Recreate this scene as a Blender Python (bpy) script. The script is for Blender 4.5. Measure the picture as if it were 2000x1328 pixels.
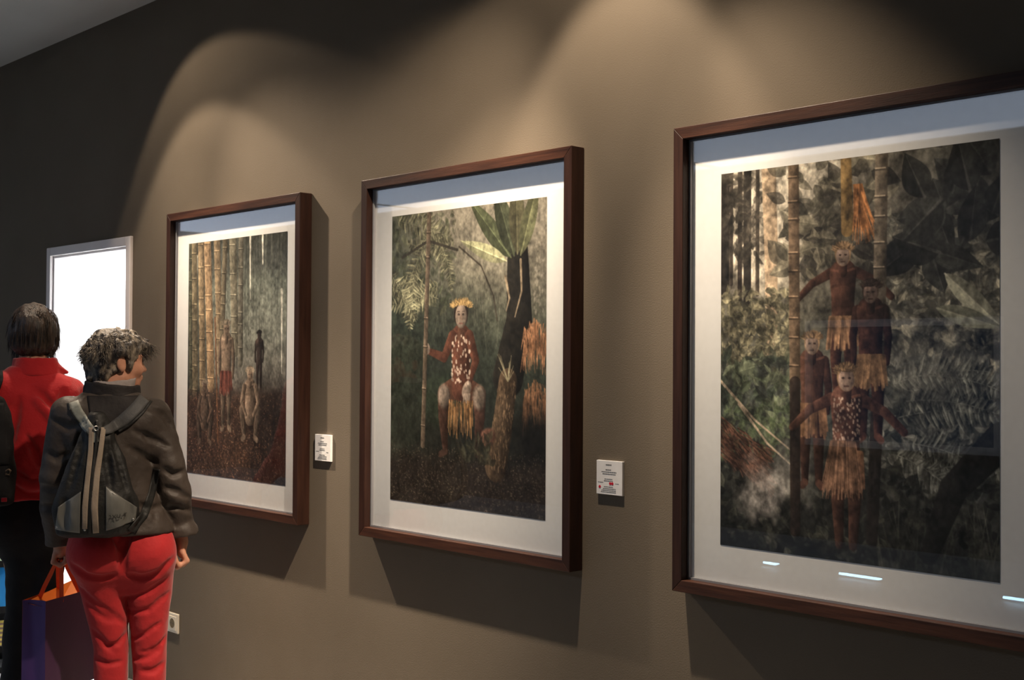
import bpy, math, random
import numpy as np
from mathutils import Vector, Matrix

random.seed(7)
RNG = np.random.default_rng(11)
scene = bpy.context.scene
COL = scene.collection
for o in list(bpy.data.objects):
    bpy.data.objects.remove(o, do_unlink=True)

# ------------------------------------------------------------------ camera
CAM_H = 1.5
cam_d = bpy.data.cameras.new('camera')
cam = bpy.data.objects.new('camera', cam_d)
COL.objects.link(cam)
YAW, PITCH, ROLL = 0.8053, 0.0171, 0.0059
_cy, _sy = math.cos(YAW), math.sin(YAW)
_fw = Vector((-_sy * math.cos(PITCH), _cy * math.cos(PITCH), math.sin(PITCH)))
_r0 = Vector((_cy, _sy, 0))
_u0 = _r0.cross(_fw)
_r = _r0 * math.cos(ROLL) + _u0 * math.sin(ROLL)
_u = _u0 * math.cos(ROLL) - _r0 * math.sin(ROLL)
cam.matrix_world = Matrix(((_r.x, _u.x, -_fw.x, 0), (_r.y, _u.y, -_fw.y, -2.7279),
                           (_r.z, _u.z, -_fw.z, CAM_H), (0, 0, 0, 1)))
cam_d.sensor_fit = 'HORIZONTAL'
cam_d.sensor_width = 36.0
cam_d.lens = 36.0 * 2400.0 / 2000.0
cam_d.clip_start = 0.05
cam_d.clip_end = 100
scene.camera = cam

# ------------------------------------------------------------------ world, exposure
world = bpy.data.worlds.new('world')
scene.world = world
world.use_nodes = True
world.node_tree.nodes['Background'].inputs[0].default_value = (0.6, 0.7, 0.9, 1)
world.node_tree.nodes['Background'].inputs[1].default_value = 0.3
vs = scene.view_settings
vs.view_transform = 'Standard'
vs.look = 'None'
vs.gamma = 1.0
vs.exposure = 0.0
vs.use_curve_mapping = False

# lamps of the room: position, beams (axis, half angle, blend, watts)
WARM = (1.0, 0.80, 0.60)
SPOTS = [
    ((-5.0, -0.58, 3.10), [((0.318, 0.299, -0.90), 48.7, 0.12, 16), ((0.238, 0.146, -0.96), 40.9, 0.20, 56), ((0.10, 0.22, -1), 30, 1.0, 60),
                           ((0.15, 0.30, -1), 16, 1.0, 230), ((0.40, 0.22, -1), 20, 1.0, 220), ((0.80, 0.20, -1), 32, 1.0, 190)]),
    ((-2.35, -0.58, 3.10), [((-0.211, 0.078, -0.974), 54.8, 0.16, 18), ((-0.016, 0.416, -0.909), 28.6, 0.40, 80), ((-0.45, 0.24, -1), 24, 1.0, 330),
                            ((-0.50, 0.18, -1), 18, 1.0, 200), ((-0.80, 0.16, -1), 36, 1.0, 160), ((0.22, 0.24, -1), 18, 1.0, 230),
                            ((0.42, 0.28, -1), 26, 1.0, 75), ((0.62, 0.52, -1), 17, 1.0, 90)]),
]
FILL_PANEL_STRENGTH = 2.7        # unseen cool panels added as fill over the rest of the hall
NEXT_ROOM_FILL_STRENGTH = 17.0   # unseen panel added to brighten the room behind the doorway

# ------------------------------------------------------------------ helpers
def link(o, parent=None):
    COL.objects.link(o)
    if parent is not None:
        o.parent = parent
    return o

def mesh_obj(name, verts, faces, mat=None, parent=None, smooth=False):
    me = bpy.data.meshes.new(name)
    if isinstance(verts, np.ndarray):
        nv = len(verts)
        me.vertices.add(nv)
        me.vertices.foreach_set('co', np.ascontiguousarray(verts, dtype=np.float32).ravel())
        f = np.asarray(faces, dtype=np.int32)
        n, w = f.shape
        me.loops.add(n * w)
        me.loops.foreach_set('vertex_index', f.ravel())
        me.polygons.add(n)
        me.polygons.foreach_set('loop_start', np.arange(0, n * w, w, dtype=np.int32))
        me.update(calc_edges=True)
    else:
        me.from_pydata(verts, [], faces)
        me.update()
    if smooth:
        me.polygons.foreach_set('use_smooth', np.ones(len(me.polygons), dtype=bool))
    if mat is not None:
        me.materials.append(mat)
    return link(bpy.data.objects.new(name, me), parent)

def empty(name, loc=(0, 0, 0), rz=0.0):
    o = bpy.data.objects.new(name, None)
    o.empty_display_size = 0.1
    o.location = loc
    o.rotation_euler = (0, 0, rz)
    return link(o)

def tag(o, label=None, cat=None, group=None, kind=None):
    if label: o['label'] = label
    if cat: o['category'] = cat
    if group: o['group'] = group
    if kind: o['kind'] = kind
    return o

class MB:
    """collects boxes, tubes, lathes into one mesh"""
    def __init__(self):
        self.v, self.f = [], []
    def add(self, v, f):
        b = len(self.v)
        self.v += [tuple(p) for p in v]
        self.f += [tuple(i + b for i in q) for q in f]
        return self
    def box(self, x0, x1, y0, y1, z0, z1):
        return self.add([(x0, y0, z0), (x1, y0, z0), (x1, y1, z0), (x0, y1, z0),
                         (x0, y0, z1), (x1, y0, z1), (x1, y1, z1), (x0, y1, z1)],
                        [(0, 3, 2, 1), (4, 5, 6, 7), (0, 1, 5, 4), (1, 2, 6, 5), (2, 3, 7, 6), (3, 0, 4, 7)])
    def tube(self, pts, rad, n=8, caps=True):
        pts = [Vector(p) for p in pts]
        if not hasattr(rad, '__len__'):
            rad = [rad] * len(pts)
        v, f = [], []
        up = Vector((0.13, 0.31, 0.94))
        for i, p in enumerate(pts):
            t = (pts[min(i + 1, len(pts) - 1)] - pts[max(i - 1, 0)])
            t = t.normalized() if t.length > 1e-9 else Vector((0, 0, 1))
            a = t.cross(up)
            if a.length < 1e-3:
                a = t.cross(Vector((1, 0, 0)))
            a.normalize()
            b = t.cross(a)
            for k in range(n):
                w = 2 * math.pi * k / n
                v.append(p + (a * math.cos(w) + b * math.sin(w)) * rad[i])
        for i in range(len(pts) - 1):
            for k in range(n):
                f.append((i * n + k, i * n + (k + 1) % n, (i + 1) * n + (k + 1) % n, (i + 1) * n + k))
        if caps:
            f.append(tuple(range(n - 1, -1, -1)))
            f.append(tuple((len(pts) - 1) * n + k for k in range(n)))
        return self.add(v, f)
    def ring(self, c, axis, prof, n=32):
        """lathe of a closed profile [(r,h)...] about an axis through c"""
        c = Vector(c); ax = Vector(axis).normalized()
        a = ax.orthogonal().normalized(); b = ax.cross(a)
        v, f = [], []
        m = len(prof)
        for k in range(n):
            w = 2 * math.pi * k / n
            d = a * math.cos(w) + b * math.sin(w)
            for r, h in prof:
                v.append(c + d * r + ax * h)
        for k in range(n):
            for j in range(m):
                f.append((k * m + j, k * m + (j + 1) % m, ((k + 1) % n) * m + (j + 1) % m, ((k + 1) % n) * m + j))
        return self.add(v, f)
    def build(self, name, mat, parent=None, smooth=False, bevel=0.0, seg=2):
        o = mesh_obj(name, self.v, self.f, mat, parent, smooth)
        if bevel:
            m = o.modifiers.new('bevel', 'BEVEL')
            m.width = bevel; m.segments = seg; m.limit_method = 'ANGLE'
        return o

# ------------------------------------------------------------------ materials
def principled(name, color, rough=0.5, spec=0.5, metal=0.0):
    m = bpy.data.materials.new(name)
    m.use_nodes = True
    b = m.node_tree.nodes['Principled BSDF']
    b.inputs['Base Color'].default_value = (*color, 1)
    b.inputs['Roughness'].default_value = rough
    b.inputs['Metallic'].default_value = metal
    b.inputs['Specular IOR Level'].default_value = spec
    return m, m.node_tree.nodes, m.node_tree.links, b

def noisy(name, c1, c2, scale=20.0, rough=0.6, spec=0.3, bump=0.0, bscale=None, stretch=(1, 1, 1), detail=6,
          ramp=(0.35, 0.65), sheen=0.0, metal=0.0, coat=0.0):
    m, N, L, b = principled(name, c1, rough, spec, metal)
    tc = N.new('ShaderNodeTexCoord'); mp = N.new('ShaderNodeMapping')
    mp.inputs['Scale'].default_value = stretch
    nz = N.new('ShaderNodeTexNoise'); nz.inputs['Scale'].default_value = scale; nz.inputs['Detail'].default_value = detail
    rp = N.new('ShaderNodeValToRGB')
    rp.color_ramp.elements[0].position = ramp[0]; rp.color_ramp.elements[0].color = (*c1, 1)
    rp.color_ramp.elements[1].position = ramp[1]; rp.color_ramp.elements[1].color = (*c2, 1)
    L.new(tc.outputs['Object'], mp.inputs['Vector']); L.new(mp.outputs[0], nz.inputs['Vector'])
    L.new(nz.outputs['Fac'], rp.inputs[0]); L.new(rp.outputs[0], b.inputs['Base Color'])
    if sheen:
        b.inputs['Sheen Weight'].default_value = sheen
    if coat:
        b.inputs['Coat Weight'].default_value = coat
    if bump:
        n2 = N.new('ShaderNodeTexNoise'); n2.inputs['Scale'].default_value = bscale or scale * 4
        n2.inputs['Detail'].default_value = 4
        L.new(mp.outputs[0], n2.inputs['Vector'])
        bp = N.new('ShaderNodeBump'); bp.inputs['Strength'].default_value = bump; bp.inputs['Distance'].default_value = 0.01
        L.new(n2.outputs['Fac'], bp.inputs['Height']); L.new(bp.outputs[0], b.inputs['Normal'])
    return m

M = {}
M['wall'] = noisy('taupe_wall_paint', (0.145, 0.120, 0.090), (0.155, 0.129, 0.098), 3, 0.85, 0.15, bump=0.12, bscale=260)
M['ceiling'] = noisy('ceiling_paint', (0.56, 0.55, 0.52), (0.60, 0.59, 0.56), 2, 0.9, 0.1)
M['floor'] = noisy('floor_concrete', (0.34, 0.34, 0.33), (0.42, 0.42, 0.41), 4, 0.45, 0.4, bump=0.05)
M['hall_wall'] = noisy('hall_wall_paint', (0.16, 0.155, 0.15), (0.19, 0.185, 0.18), 2, 0.9, 0.1)
M['white_wall'] = noisy('white_room_paint', (0.84, 0.85, 0.86), (0.88, 0.89, 0.90), 2, 0.9, 0.1)
M['trim'] = noisy('white_trim_paint', (0.84, 0.79, 0.77), (0.87, 0.82, 0.80), 8, 0.6, 0.3)
M['wood'] = noisy('dark_stained_frame_wood_lit', (0.022, 0.0088, 0.0060), (0.060, 0.024, 0.014), 14, 0.45, 0.25, bump=0.08, bscale=90,
                  stretch=(0.35, 3.0, 6.0), ramp=(0.3, 0.7))  # horizontal rails: lamp-lit brown of the top rail put into the lighter grain
M['wood_v'] = noisy('dark_stained_frame_wood_upright', (0.018, 0.0072, 0.0050), (0.034, 0.014, 0.009), 14, 0.45, 0.25, bump=0.08, bscale=90,
                    stretch=(6.0, 3.0, 0.35), ramp=(0.3, 0.7))
M['mat'] = noisy('white_mat_board', (0.86, 0.855, 0.85), (0.89, 0.885, 0.88), 60, 0.9, 0.1)
M['spacer'] = principled('grey_spacer', (0.33, 0.33, 0.36), 0.6, 0.2)[0]
M['plate'] = noisy('white_label_plastic', (0.80, 0.80, 0.80), (0.84, 0.84, 0.84), 30, 0.5, 0.3)
M['ink'] = principled('grey_print_ink', (0.10, 0.10, 0.10), 0.7, 0.1)[0]
M['red_dot'] = principled('red_dot_sticker', (0.55, 0.01, 0.03), 0.5, 0.3)[0]
M['socket'] = noisy('ivory_socket_plastic', (0.72, 0.66, 0.54), (0.75, 0.69, 0.57), 20, 0.35, 0.5)
M['metal'] = principled('brushed_metal', (0.55, 0.55, 0.55), 0.3, 0.5, 1.0)[0]
M['white_metal'] = principled('white_lamp_metal', (0.7, 0.7, 0.7), 0.4, 0.5)[0]

def emission(name, color, strength):
    m = bpy.data.materials.new(name)
    m.use_nodes = True
    N, L = m.node_tree.nodes, m.node_tree.links
    N.clear()
    e = N.new('ShaderNodeEmission'); e.inputs[0].default_value = (*color, 1); e.inputs[1].default_value = strength
    out = N.new('ShaderNodeOutputMaterial'); L.new(e.outputs[0], out.inputs[0])
    return m
M['panel'] = emission('cool_fill_panel', (0.66, 0.78, 1.0), FILL_PANEL_STRENGTH)
M['next_panel'] = emission('next_room_fill_panel', (0.92, 0.97, 1.0), NEXT_ROOM_FILL_STRENGTH)
M['led'] = emission('blue_white_led', (0.45, 0.75, 1.0), 22.0)
M['screen'] = emission('blue_window_glow', (0.06, 0.26, 0.60), 0.22)
M['bulb'] = emission('halogen_bulb', (1.0, 0.8, 0.6), 6.0)

g = bpy.data.materials.new('picture_glass'); g.use_nodes = True
N, L = g.node_tree.nodes, g.node_tree.links
N.clear()
lw = N.new('ShaderNodeLayerWeight'); lw.inputs[0].default_value = 0.5
pw = N.new('ShaderNodeMath'); pw.operation = 'POWER'; pw.inputs[1].default_value = 5.0
ma = N.new('ShaderNodeMath'); ma.operation = 'MULTIPLY_ADD'; ma.inputs[1].default_value = 0.965; ma.inputs[2].default_value = 0.035
tr = N.new('ShaderNodeBsdfTransparent'); tr.inputs[0].default_value = (0.99, 0.995, 0.99, 1)
gl = N.new('ShaderNodeBsdfGlossy'); gl.inputs['Roughness'].default_value = 0.004
mx = N.new('ShaderNodeMixShader'); out = N.new('ShaderNodeOutputMaterial')
L.new(lw.outputs['Facing'], pw.inputs[0]); L.new(pw.outputs[0], ma.inputs[0]); L.new(ma.outputs[0], mx.inputs[0])
L.new(tr.outputs[0], mx.inputs[1]); L.new(gl.outputs[0], mx.inputs[2]); L.new(mx.outputs[0], out.inputs[0])
M['glass'] = g

m, N, L, b = principled('photo_print', (0.5, 0.5, 0.5), 0.55, 0.15)
at = N.new('ShaderNodeAttribute'); at.attribute_name = 'Col'
L.new(at.outputs['Color'], b.inputs['Base Color'])
M['print'] = m

# ------------------------------------------------------------------ room
X0, X1, Y0, ZC = -15.0, 2.6, -6.5, 3.16
DX0, DX1, DZ = -6.365, -5.425, 2.08          # doorway outer edges of its white casing
CAS = 0.045
dx0, dx1, dz = DX0 + CAS, DX1 - CAS, DZ - CAS
w = MB()
w.box(X0, dx0, 0, 0.16, 0, ZC + 0.2).box(dx1, X1, 0, 0.16, 0, ZC + 0.2).box(dx0, dx1, 0, 0.16, dz, ZC + 0.2)
tag(w.build('wall_back', M['wall']), kind='structure')
tag(MB().box(X0 - 0.15, X0, Y0, 0.16, 0, ZC + 0.2).build('wall_left', M['hall_wall']), kind='structure')
tag(MB().box(X1, X1 + 0.15, Y0, 0.16, 0, ZC + 0.2).build('wall_right', M['hall_wall']), kind='structure')
tag(MB().box(X0, X1, Y0 - 0.15, Y0, 0, ZC + 0.2).build('wall_front', M['hall_wall']), kind='structure')
tag(MB().box(X0 - 0.15, X1 + 0.15, Y0 - 0.15, 0.16, -0.15, 0).build('floor', M['floor']), kind='structure')

# ceiling: flat strip along the picture wall, then a soft cove up to the main ceiling
prof = [(0.16, ZC), (-0.10, ZC)]
for i in range(1, 13):
    a = i / 12
    prof.append((-0.10 - 0.30 * a, ZC + 0.07 * a * a * (3 - 2 * a)))
prof += [(Y0 - 0.15, ZC + 0.07)]
cv, cf = [], []
for (y, z) in prof:
    cv += [(X0 - 0.15, y, z), (X1 + 0.15, y, z)]
n = len(prof)
for (y, z) in prof:
    cv += [(X0 - 0.15, y, ZC + 0.35), (X1 + 0.15, y, ZC + 0.35)]
for i in range(n - 1):
    cf.append((2 * i, 2 * i + 1, 2 * i + 3, 2 * i + 2))
    cf.append((2 * n + 2 * i + 2, 2 * n + 2 * i + 3, 2 * n + 2 * i + 1, 2 * n + 2 * i))
ce = mesh_obj('ceiling', cv, cf, M['ceiling'], smooth=True)
tag(ce, kind='structure')

# doorway: white casing around the opening, and the bright room behind
t = MB()
t.box(DX0, dx0, -0.018, 0.0, 0, DZ).box(dx1, DX1, -0.018, 0.0, 0, DZ).box(dx0, dx1, -0.018, 0.0, dz, DZ)
t.box(dx0 - 0.002, dx0 + 0.012, 0.0, 0.16, 0, dz).box(dx1 - 0.012, dx1 + 0.002, 0.0, 0.16, 0, dz).box(dx0, dx1, 0.0, 0.16, dz - 0.012, dz + 0.002)
tag(t.build('door_1', M['trim'], bevel=0.004), kind='structure')
RX0, RX1, RY1 = -10.6, -5.0, 3.0
tag(MB().box(RX0, RX1, RY1, RY1 + 0.1, 0, 2.75).build('wall_next_room_far', M['white_wall']), kind='structure')
tag(MB().box(RX0 - 0.1, RX0, 0.16, RY1 + 0.1, 0, 2.75).build('wall_next_room_left', M['white_wall']), kind='structure')
tag(MB().box(RX1, RX1 + 0.1, 0.16, RY1 + 0.1, 0, 2.75).build('wall_next_room_right', M['white_wall']), kind='structure')
tag(MB().box(RX0 - 0.1, RX1 + 0.1, 0.16, RY1 + 0.1, 2.75, 2.85).build('ceiling_next_room', M['white_wall']), kind='structure')
tag(MB().box(RX0 - 0.1, RX1 + 0.1, 0.16, RY1 + 0.1, -0.15, 0.0).build('floor_next_room', M['white_wall']), kind='structure')

def fill_panel(x0, x1, y0, y1, z, mat, label, group):  # unseen glowing panel, added for fill light and reflections in the glass
    e = empty('fill_light_panel', ((x0 + x1) / 2, (y0 + y1) / 2, z))
    hx, hy = (x1 - x0) / 2, (y1 - y0) / 2
    f = MB()
    f.box(-hx, hx, -hy, -hy + 0.03, -0.03, 0).box(-hx, hx, hy - 0.03, hy, -0.03, 0)
    f.box(-hx, -hx + 0.03, -hy + 0.03, hy - 0.03, -0.03, 0).box(hx - 0.03, hx, -hy + 0.03, hy - 0.03, -0.03, 0)
    f.build('frame', M['white_metal'], e)
    MB().box(-hx + 0.03, hx - 0.03, -hy + 0.03, hy - 0.03, -0.02, -0.002).build('diffuser', mat, e)
    tag(e, label, 'fill light', group)
    return e
fill_panel(-9.8, -5.6, 0.5, 2.7, 2.75, M['next_panel'], 'large added fill panel brightening the white room behind the doorway', None)
for k, nm in enumerate(('nearest the camera', 'the middle one of three', 'deepest in the hall')):
    fill_panel(-2.33 - 4.18 * (k + 1) + 0.005, -2.33 - 4.18 * k - 0.005, -6.1, -4.85, ZC + 0.07, M['panel'], 'long added cool fill panel across the hall, ' + nm, 'added hall fill panels')

# spotlights on the strip of ceiling in front of the picture wall
def spot_fixture(pos, beams, label):
    e = empty('ceiling_spotlight', (pos[0], pos[1], ZC + 0.07))
    zt = pos[2] - ZC - 0.07
    MB().ring((0, 0, 0), (0, 0, -1), [(0.0005, 0), (0.06, 0), (0.06, 0.012), (0.0005, 0.012)], 32).build('base', M['white_metal'], e, bevel=0.002)
    MB().tube([(0, 0, -0.005), (0, 0, zt + 0.055)], 0.009, 10).build('stem', M['white_metal'], e, True)
    MB().ring((0, 0, zt + 0.035), (0, 0, 1), [(0.0005, 0), (0.036, 0), (0.030, 0.03), (0.0005, 0.036)], 32).build('housing', M['white_metal'], e, True)
    for i, (ax, half, blend, watts) in enumerate(beams):
        ld = bpy.data.lights.new('halogen_beam', 'SPOT')
        ld.energy = watts; ld.color = WARM
        ld.spot_size = math.radians(2 * half); ld.spot_blend = blend
        ld.shadow_soft_size = 0.028
        lo = bpy.data.objects.new('halogen_beam', ld)
        link(lo, e)
        lo.location = (0, 0, zt)
        lo.rotation_euler = Vector(ax).to_track_quat('-Z', 'Y').to_euler()
    tag(e, label, 'spotlight', 'ceiling spotlights')
spot_fixture(*SPOTS[0], 'white ceiling spotlight above the left picture')
spot_fixture(*SPOTS[1], 'white ceiling spotlight between the middle and right pictures')

# low LED bars and a bluish window on the far side of the hall (seen only mirrored in the picture glass)
for (a, b_, nm) in ((-5.26, -5.16, 'shortest, farthest from the camera'), (-4.63, -4.33, 'the middle one'), (-3.46, -3.10, 'nearest the camera')):
    e = empty('floor_light_bar', ((a + b_) / 2, -5.0, 0.0))
    h = (b_ - a) / 2
    MB().box(-h - 0.01, h + 0.01, -0.03, 0.02, 0, 0.018).build('housing', M['metal'], e, bevel=0.002)
    MB().box(-h, h, 0.018, 0.03, 0.020, 0.034).box(-h, h, -0.03, 0.02, 0.0185, 0.026).build('diffuser', M['led'], e)
    tag(e, 'blue-white floor light bar across the hall, ' + nm, 'floor light', 'floor light bars')
wi = MB().box(-5.8, -4.2, Y0, Y0 + 0.02, 0.86, 1.80).build('window_1', M['screen']); tag(wi, kind='structure')
wf = MB()
wf.box(-5.86, -4.14, Y0, Y0 + 0.05, 0.80, 0.86).box(-5.86, -4.14, Y0, Y0 + 0.05, 1.80, 1.86)
wf.box(-5.86, -5.8, Y0, Y0 + 0.05, 0.86, 1.80).box(-4.2, -4.14, Y0, Y0 + 0.05, 0.86, 1.80)
wf.build('window_frame', M['trim'], wi)

# ------------------------------------------------------------------ painted prints (colours stored per vertex of each flat print)
class Canvas:
    """design space 769 x 1000, sRGB"""
    def __init__(self, rows, seed, mottle=(0.16, 0.12)):
        self.mottle = mottle
        self.s = rows / 1000.0
        self.H = rows; self.W = int(round(769 * self.s))
        self.a = np.zeros((self.H, self.W, 3), np.float32)
        self.yy, self.xx = np.meshgrid((np.arange(self.H) + 0.5) / self.s, (np.arange(self.W) + 0.5) / self.s, indexing='ij')
        self.r = np.random.default_rng(seed)
    def noise(self, sx, sy, seed=0, oct=4):
        r = np.random.default_rng(seed + 100)
        t = np.zeros((self.H, self.W), np.float32); amp = 1.0; tot = 0
        for o in range(oct):
            gw, gh = int(769 / sx * 2 ** o) + 3, int(1000 / sy * 2 ** o) + 3
            gr = r.random((gh, gw)).astype(np.float32)
            fx, fy = self.xx / sx * 2 ** o, self.yy / sy * 2 ** o
            ix, iy = fx.astype(int), fy.astype(int)
            tx, ty = fx - ix, fy - iy
            tx, ty = tx * tx * (3 - 2 * tx), ty * ty * (3 - 2 * ty)
            t += amp * ((gr[iy, ix] * (1 - tx) + gr[iy, ix + 1] * tx) * (1 - ty) + (gr[iy + 1, ix] * (1 - tx) + gr[iy + 1, ix + 1] * tx) * ty)
            tot += amp; amp *= 0.55
        return t / tot
    def blend(self, mask, col):
        self.a[:] = self.a * (1 - mask[..., None]) + np.array(col, np.float32) / 255.0 * mask[..., None]
    def mul(self, f):
        self.a *= f[..., None]
    def _win(self, x0, x1, y0, y1):
        s = self.s
        i0, i1 = max(0, int(y0 * s)), min(self.H, int(y1 * s) + 2)
        j0, j1 = max(0, int(x0 * s)), min(self.W, int(x1 * s) + 2)
        if i0 >= i1 or j0 >= j1:
            return None
        return slice(i0, i1), slice(j0, j1)
    def stroke(self, pts, rad, col, soft=1.3, op=1.0, shade=0.0, col2=None):
        """tapered polyline; shade>0 darkens one side (round look)"""
        pts = [np.array(p, float) for p in pts]
        if not hasattr(rad, '__len__'):
            rad = [rad] * len(pts)
        R = max(rad) + soft + 2
        for i in range(len(pts) - 1):
            p, q = pts[i], pts[i + 1]
            wdw = self._win(min(p[0], q[0]) - R, max(p[0], q[0]) + R, min(p[1], q[1]) - R, max(p[1], q[1]) + R)
            if wdw is None:
                continue
            x, y = self.xx[wdw] - p[0], self.yy[wdw] - p[1]
            d = q - p; L2 = max(d @ d, 1e-6)
            tt = np.clip((x * d[0] + y * d[1]) / L2, 0, 1)
            ex, ey = x - tt * d[0], y - tt * d[1]
            rr = rad[i] + (rad[i + 1] - rad[i]) * tt
            dist = np.hypot(ex, ey)
            m = np.clip((rr - dist) / soft + 0.5, 0, 1) * op
            c = np.array(col, np.float32) / 255.0
            if shade:
                side = np.clip((ex * 0.9 + ey * 0.3) / np.maximum(rr, 1e-3), -1, 1)
                cc = c[None, None] * (1 - shade * (0.5 + 0.5 * side))[..., None]
            else:
                cc = c[None, None]
            self.a[wdw] = self.a[wdw] * (1 - m[..., None]) + cc * m[..., None]
    def blob(self, cx, cy, rx, ry, col, ang=0.0, soft=0.12, op=1.0, shade=0.0):
        R = max(rx, ry) * (1 + soft) + 2
        wdw = self._win(cx - R, cx + R, cy - R, cy + R)
        if wdw is None:
            return
        x, y = self.xx[wdw] - cx, self.yy[wdw] - cy
        c, s = math.cos(ang), math.sin(ang)
        u, v = (x * c + y * s) / rx, (-x * s + y * c) / ry
        d = np.hypot(u, v)
        m = np.clip((1 - d) / soft + 0.5, 0, 1) * op
        cc = (np.array(col, np.float32) / 255.0)[None, None]
        if shade:
            cc = cc * (1 - shade * np.clip(0.5 + 0.5 * (u * 0.8 + v * 0.4), 0, 1))[..., None]
        self.a[wdw] = self.a[wdw] * (1 - m[..., None]) + cc * m[..., None]
    def leaf(self, x, y, ang, ln, wd, col, vein=None, op=1.0):
        """pointed leaf blade with a midrib"""
        R = ln + 3
        wdw = self._win(x - R, x + R, y - R, y + R)
        if wdw is None:
            return
        c, s = math.cos(ang), math.sin(ang)
        u = ((self.xx[wdw] - x) * c + (self.yy[wdw] - y) * s) / ln
        v = (-(self.xx[wdw] - x) * s + (self.yy[wdw] - y) * c)
        ww = wd * np.sin(np.pi * np.clip(u, 0, 1) ** 0.75)
        m = np.clip((ww - np.abs(v)) / 1.2 + 0.5, 0, 1) * ((u > 0) & (u < 1)) * op
        cc = (np.array(col, np.float32) / 255.0)[None, None] * (0.82 + 0.3 * (v > 0))[..., None]
        self.a[wdw] = self.a[wdw] * (1 - m[..., None]) + cc * m[..., None]
        if vein is not None:
            self.stroke([(x, y), (x + c * ln * 0.95, y + s * ln * 0.95)], [max(0.8, wd * 0.09), 0.5], vein, op=0.8 * op)
    def fern(self, x, y, ang, ln, wd, col, bend=0.5, n=16, op=1.0):
        px, py, a = x, y, ang
        st = ln / n
        for i in range(n):
            a += bend / n
            nx, ny = px + math.cos(a) * st, py + math.sin(a) * st
            self.stroke([(px, py), (nx, ny)], 1.1, col, op=op)
            l = wd * math.sin(math.pi * (0.12 + 0.86 * i / n)) ** 0.8
            for sg in (-1, 1):
                k = self.r.uniform(0.5, 1.25)
                self.leaf(px, py, a + sg * self.r.uniform(0.95, 1.3), l * self.r.uniform(0.75, 1.1), max(1.6, st * 0.30), [q * k for q in col], op=op)
            px, py = nx, ny
    def scatter_leaves(self, n, x0, x1, y0, y1, size, cols, op=0.9, vein=False, angs=(0, 6.28)):
        r = self.r
        for i in range(n):
            c = np.array(cols[r.integers(len(cols))]) * r.uniform(0.75, 1.2)
            l = size * r.uniform(0.55, 1.4)
            self.leaf(r.uniform(x0, x1), r.uniform(y0, y1), r.uniform(*angs), l, l * r.uniform(0.18, 0.34), c,
                      vein=(c * 1.35 if vein else None), op=op * r.uniform(0.6, 1))
    def litter(self, n, x0, x1, y0, y1, cols, size=9):
        r = self.r
        for i in range(n):
            x, y = r.uniform(x0, x1), y0 + (y1 - y0) * r.random() ** 0.9
            a = r.uniform(0, 3.14); k = (0.5 + 0.8 * (y - y0) / (y1 - y0)) * size * r.uniform(0.5, 1.3)
            c = np.array(cols[r.integers(len(cols))]) * r.uniform(0.6, 1.3)
            self.stroke([(x, y), (x + math.cos(a) * k, y + math.sin(a) * k * 0.6)], [1.4, 0.8], c, op=0.85)
    def pole(self, x0, y0, x1, y1, r, col, nodes=90, dark=0.55):
        self.stroke([(x0, y0), (x1, y1)], r, col, shade=dark)
        n = int(math.hypot(x1 - x0, y1 - y0) / nodes)
        for i in range(n + 1):
            t = (i + self.r.uniform(0.2, 0.8)) / (n + 1)
            x, y = x0 + (x1 - x0) * t, y0 + (y1 - y0) * t
            self.stroke([(x - r, y), (x + r, y + 1)], 2.0, [q * 0.45 for q in col])
            self.stroke([(x - r, y - 4), (x + r * 0.6, y - 3)], 1.4, [min(255, q * 1.35) for q in col])
    def person(self, x, y, h, skin, hair, pose='stand', cloth=None, face=None):
        """plain generic figure; y is the top of the head, h the height it would have standing"""
        k = h / 100.0
        P = lambda a, b: (x + a * k, y + b * k)
        limb = dict(shade=0.72)
        dk = [q * 0.8 for q in skin]
        if pose == 'stand':
            for s in (-1, 1):
                self.stroke([P(4 * s, 50), P(5 * s, 74), P(5 * s, 97)], [5.2 * k, 3.8 * k, 2.4 * k], dk, **limb)
                self.stroke([P(5 * s, 97), P(7 * s, 99)], 2.4 * k, dk)
                self.stroke([P(9 * s, 20), P(12 * s, 36), P(11 * s, 52)], [3.4 * k, 2.6 * k, 2.0 * k], dk, **limb)
            self.stroke([P(0, 21), P(0, 36), P(0, 50)], [9.5 * k, 8.0 * k, 8.0 * k], skin, **limb)
            hips = 48
        elif pose == 'arms':
            for s in (-1, 1):
                self.stroke([P(4 * s, 50), P(5 * s, 74), P(4 * s, 97)], [5.2 * k, 3.8 * k, 2.4 * k], dk, **limb)
                self.stroke([P(9 * s, 20), P(22 * s, 26), P(33 * s, 36)], [3.4 * k, 2.6 * k, 2.2 * k], skin, **limb)
            self.stroke([P(0, 21), P(0, 36), P(0, 50)], [9.5 * k, 8.0 * k, 8.0 * k], skin, **limb)
            hips = 48
        else:  # crouching
            for s in (-1, 1):
                self.stroke([P(5 * s, 50), P(14 * s, 44), P(10 * s, 70)], [6 * k, 5.4 * k, 3.2 * k], dk, **limb)
                self.stroke([P(10 * s, 70), P(13 * s, 72)], 2.8 * k, dk)
            self.stroke([P(0, 22), P(0, 38), P(0, 50)], [10 * k, 8.5 * k, 9 * k], skin, **limb)
            for s in (-1, 1):
                self.stroke([P(10 * s, 21), P(15 * s, 36), P(7 * s, 48)], [3.6 * k, 2.8 * k, 2.2 * k], skin, **limb)
            hips = 48
        for s in (-1, 1):
            self.stroke([P(1.5 * s, 27.5), P(7.5 * s, 28.5)], 0.9 * k, [q * 0.55 for q in skin], op=0.55)
            self.stroke([P(1.0 * s, 19.5), P(8.0 * s, 17.8)], 0.8 * k, [min(255, q * 1.3) for q in skin], op=0.45)
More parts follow.
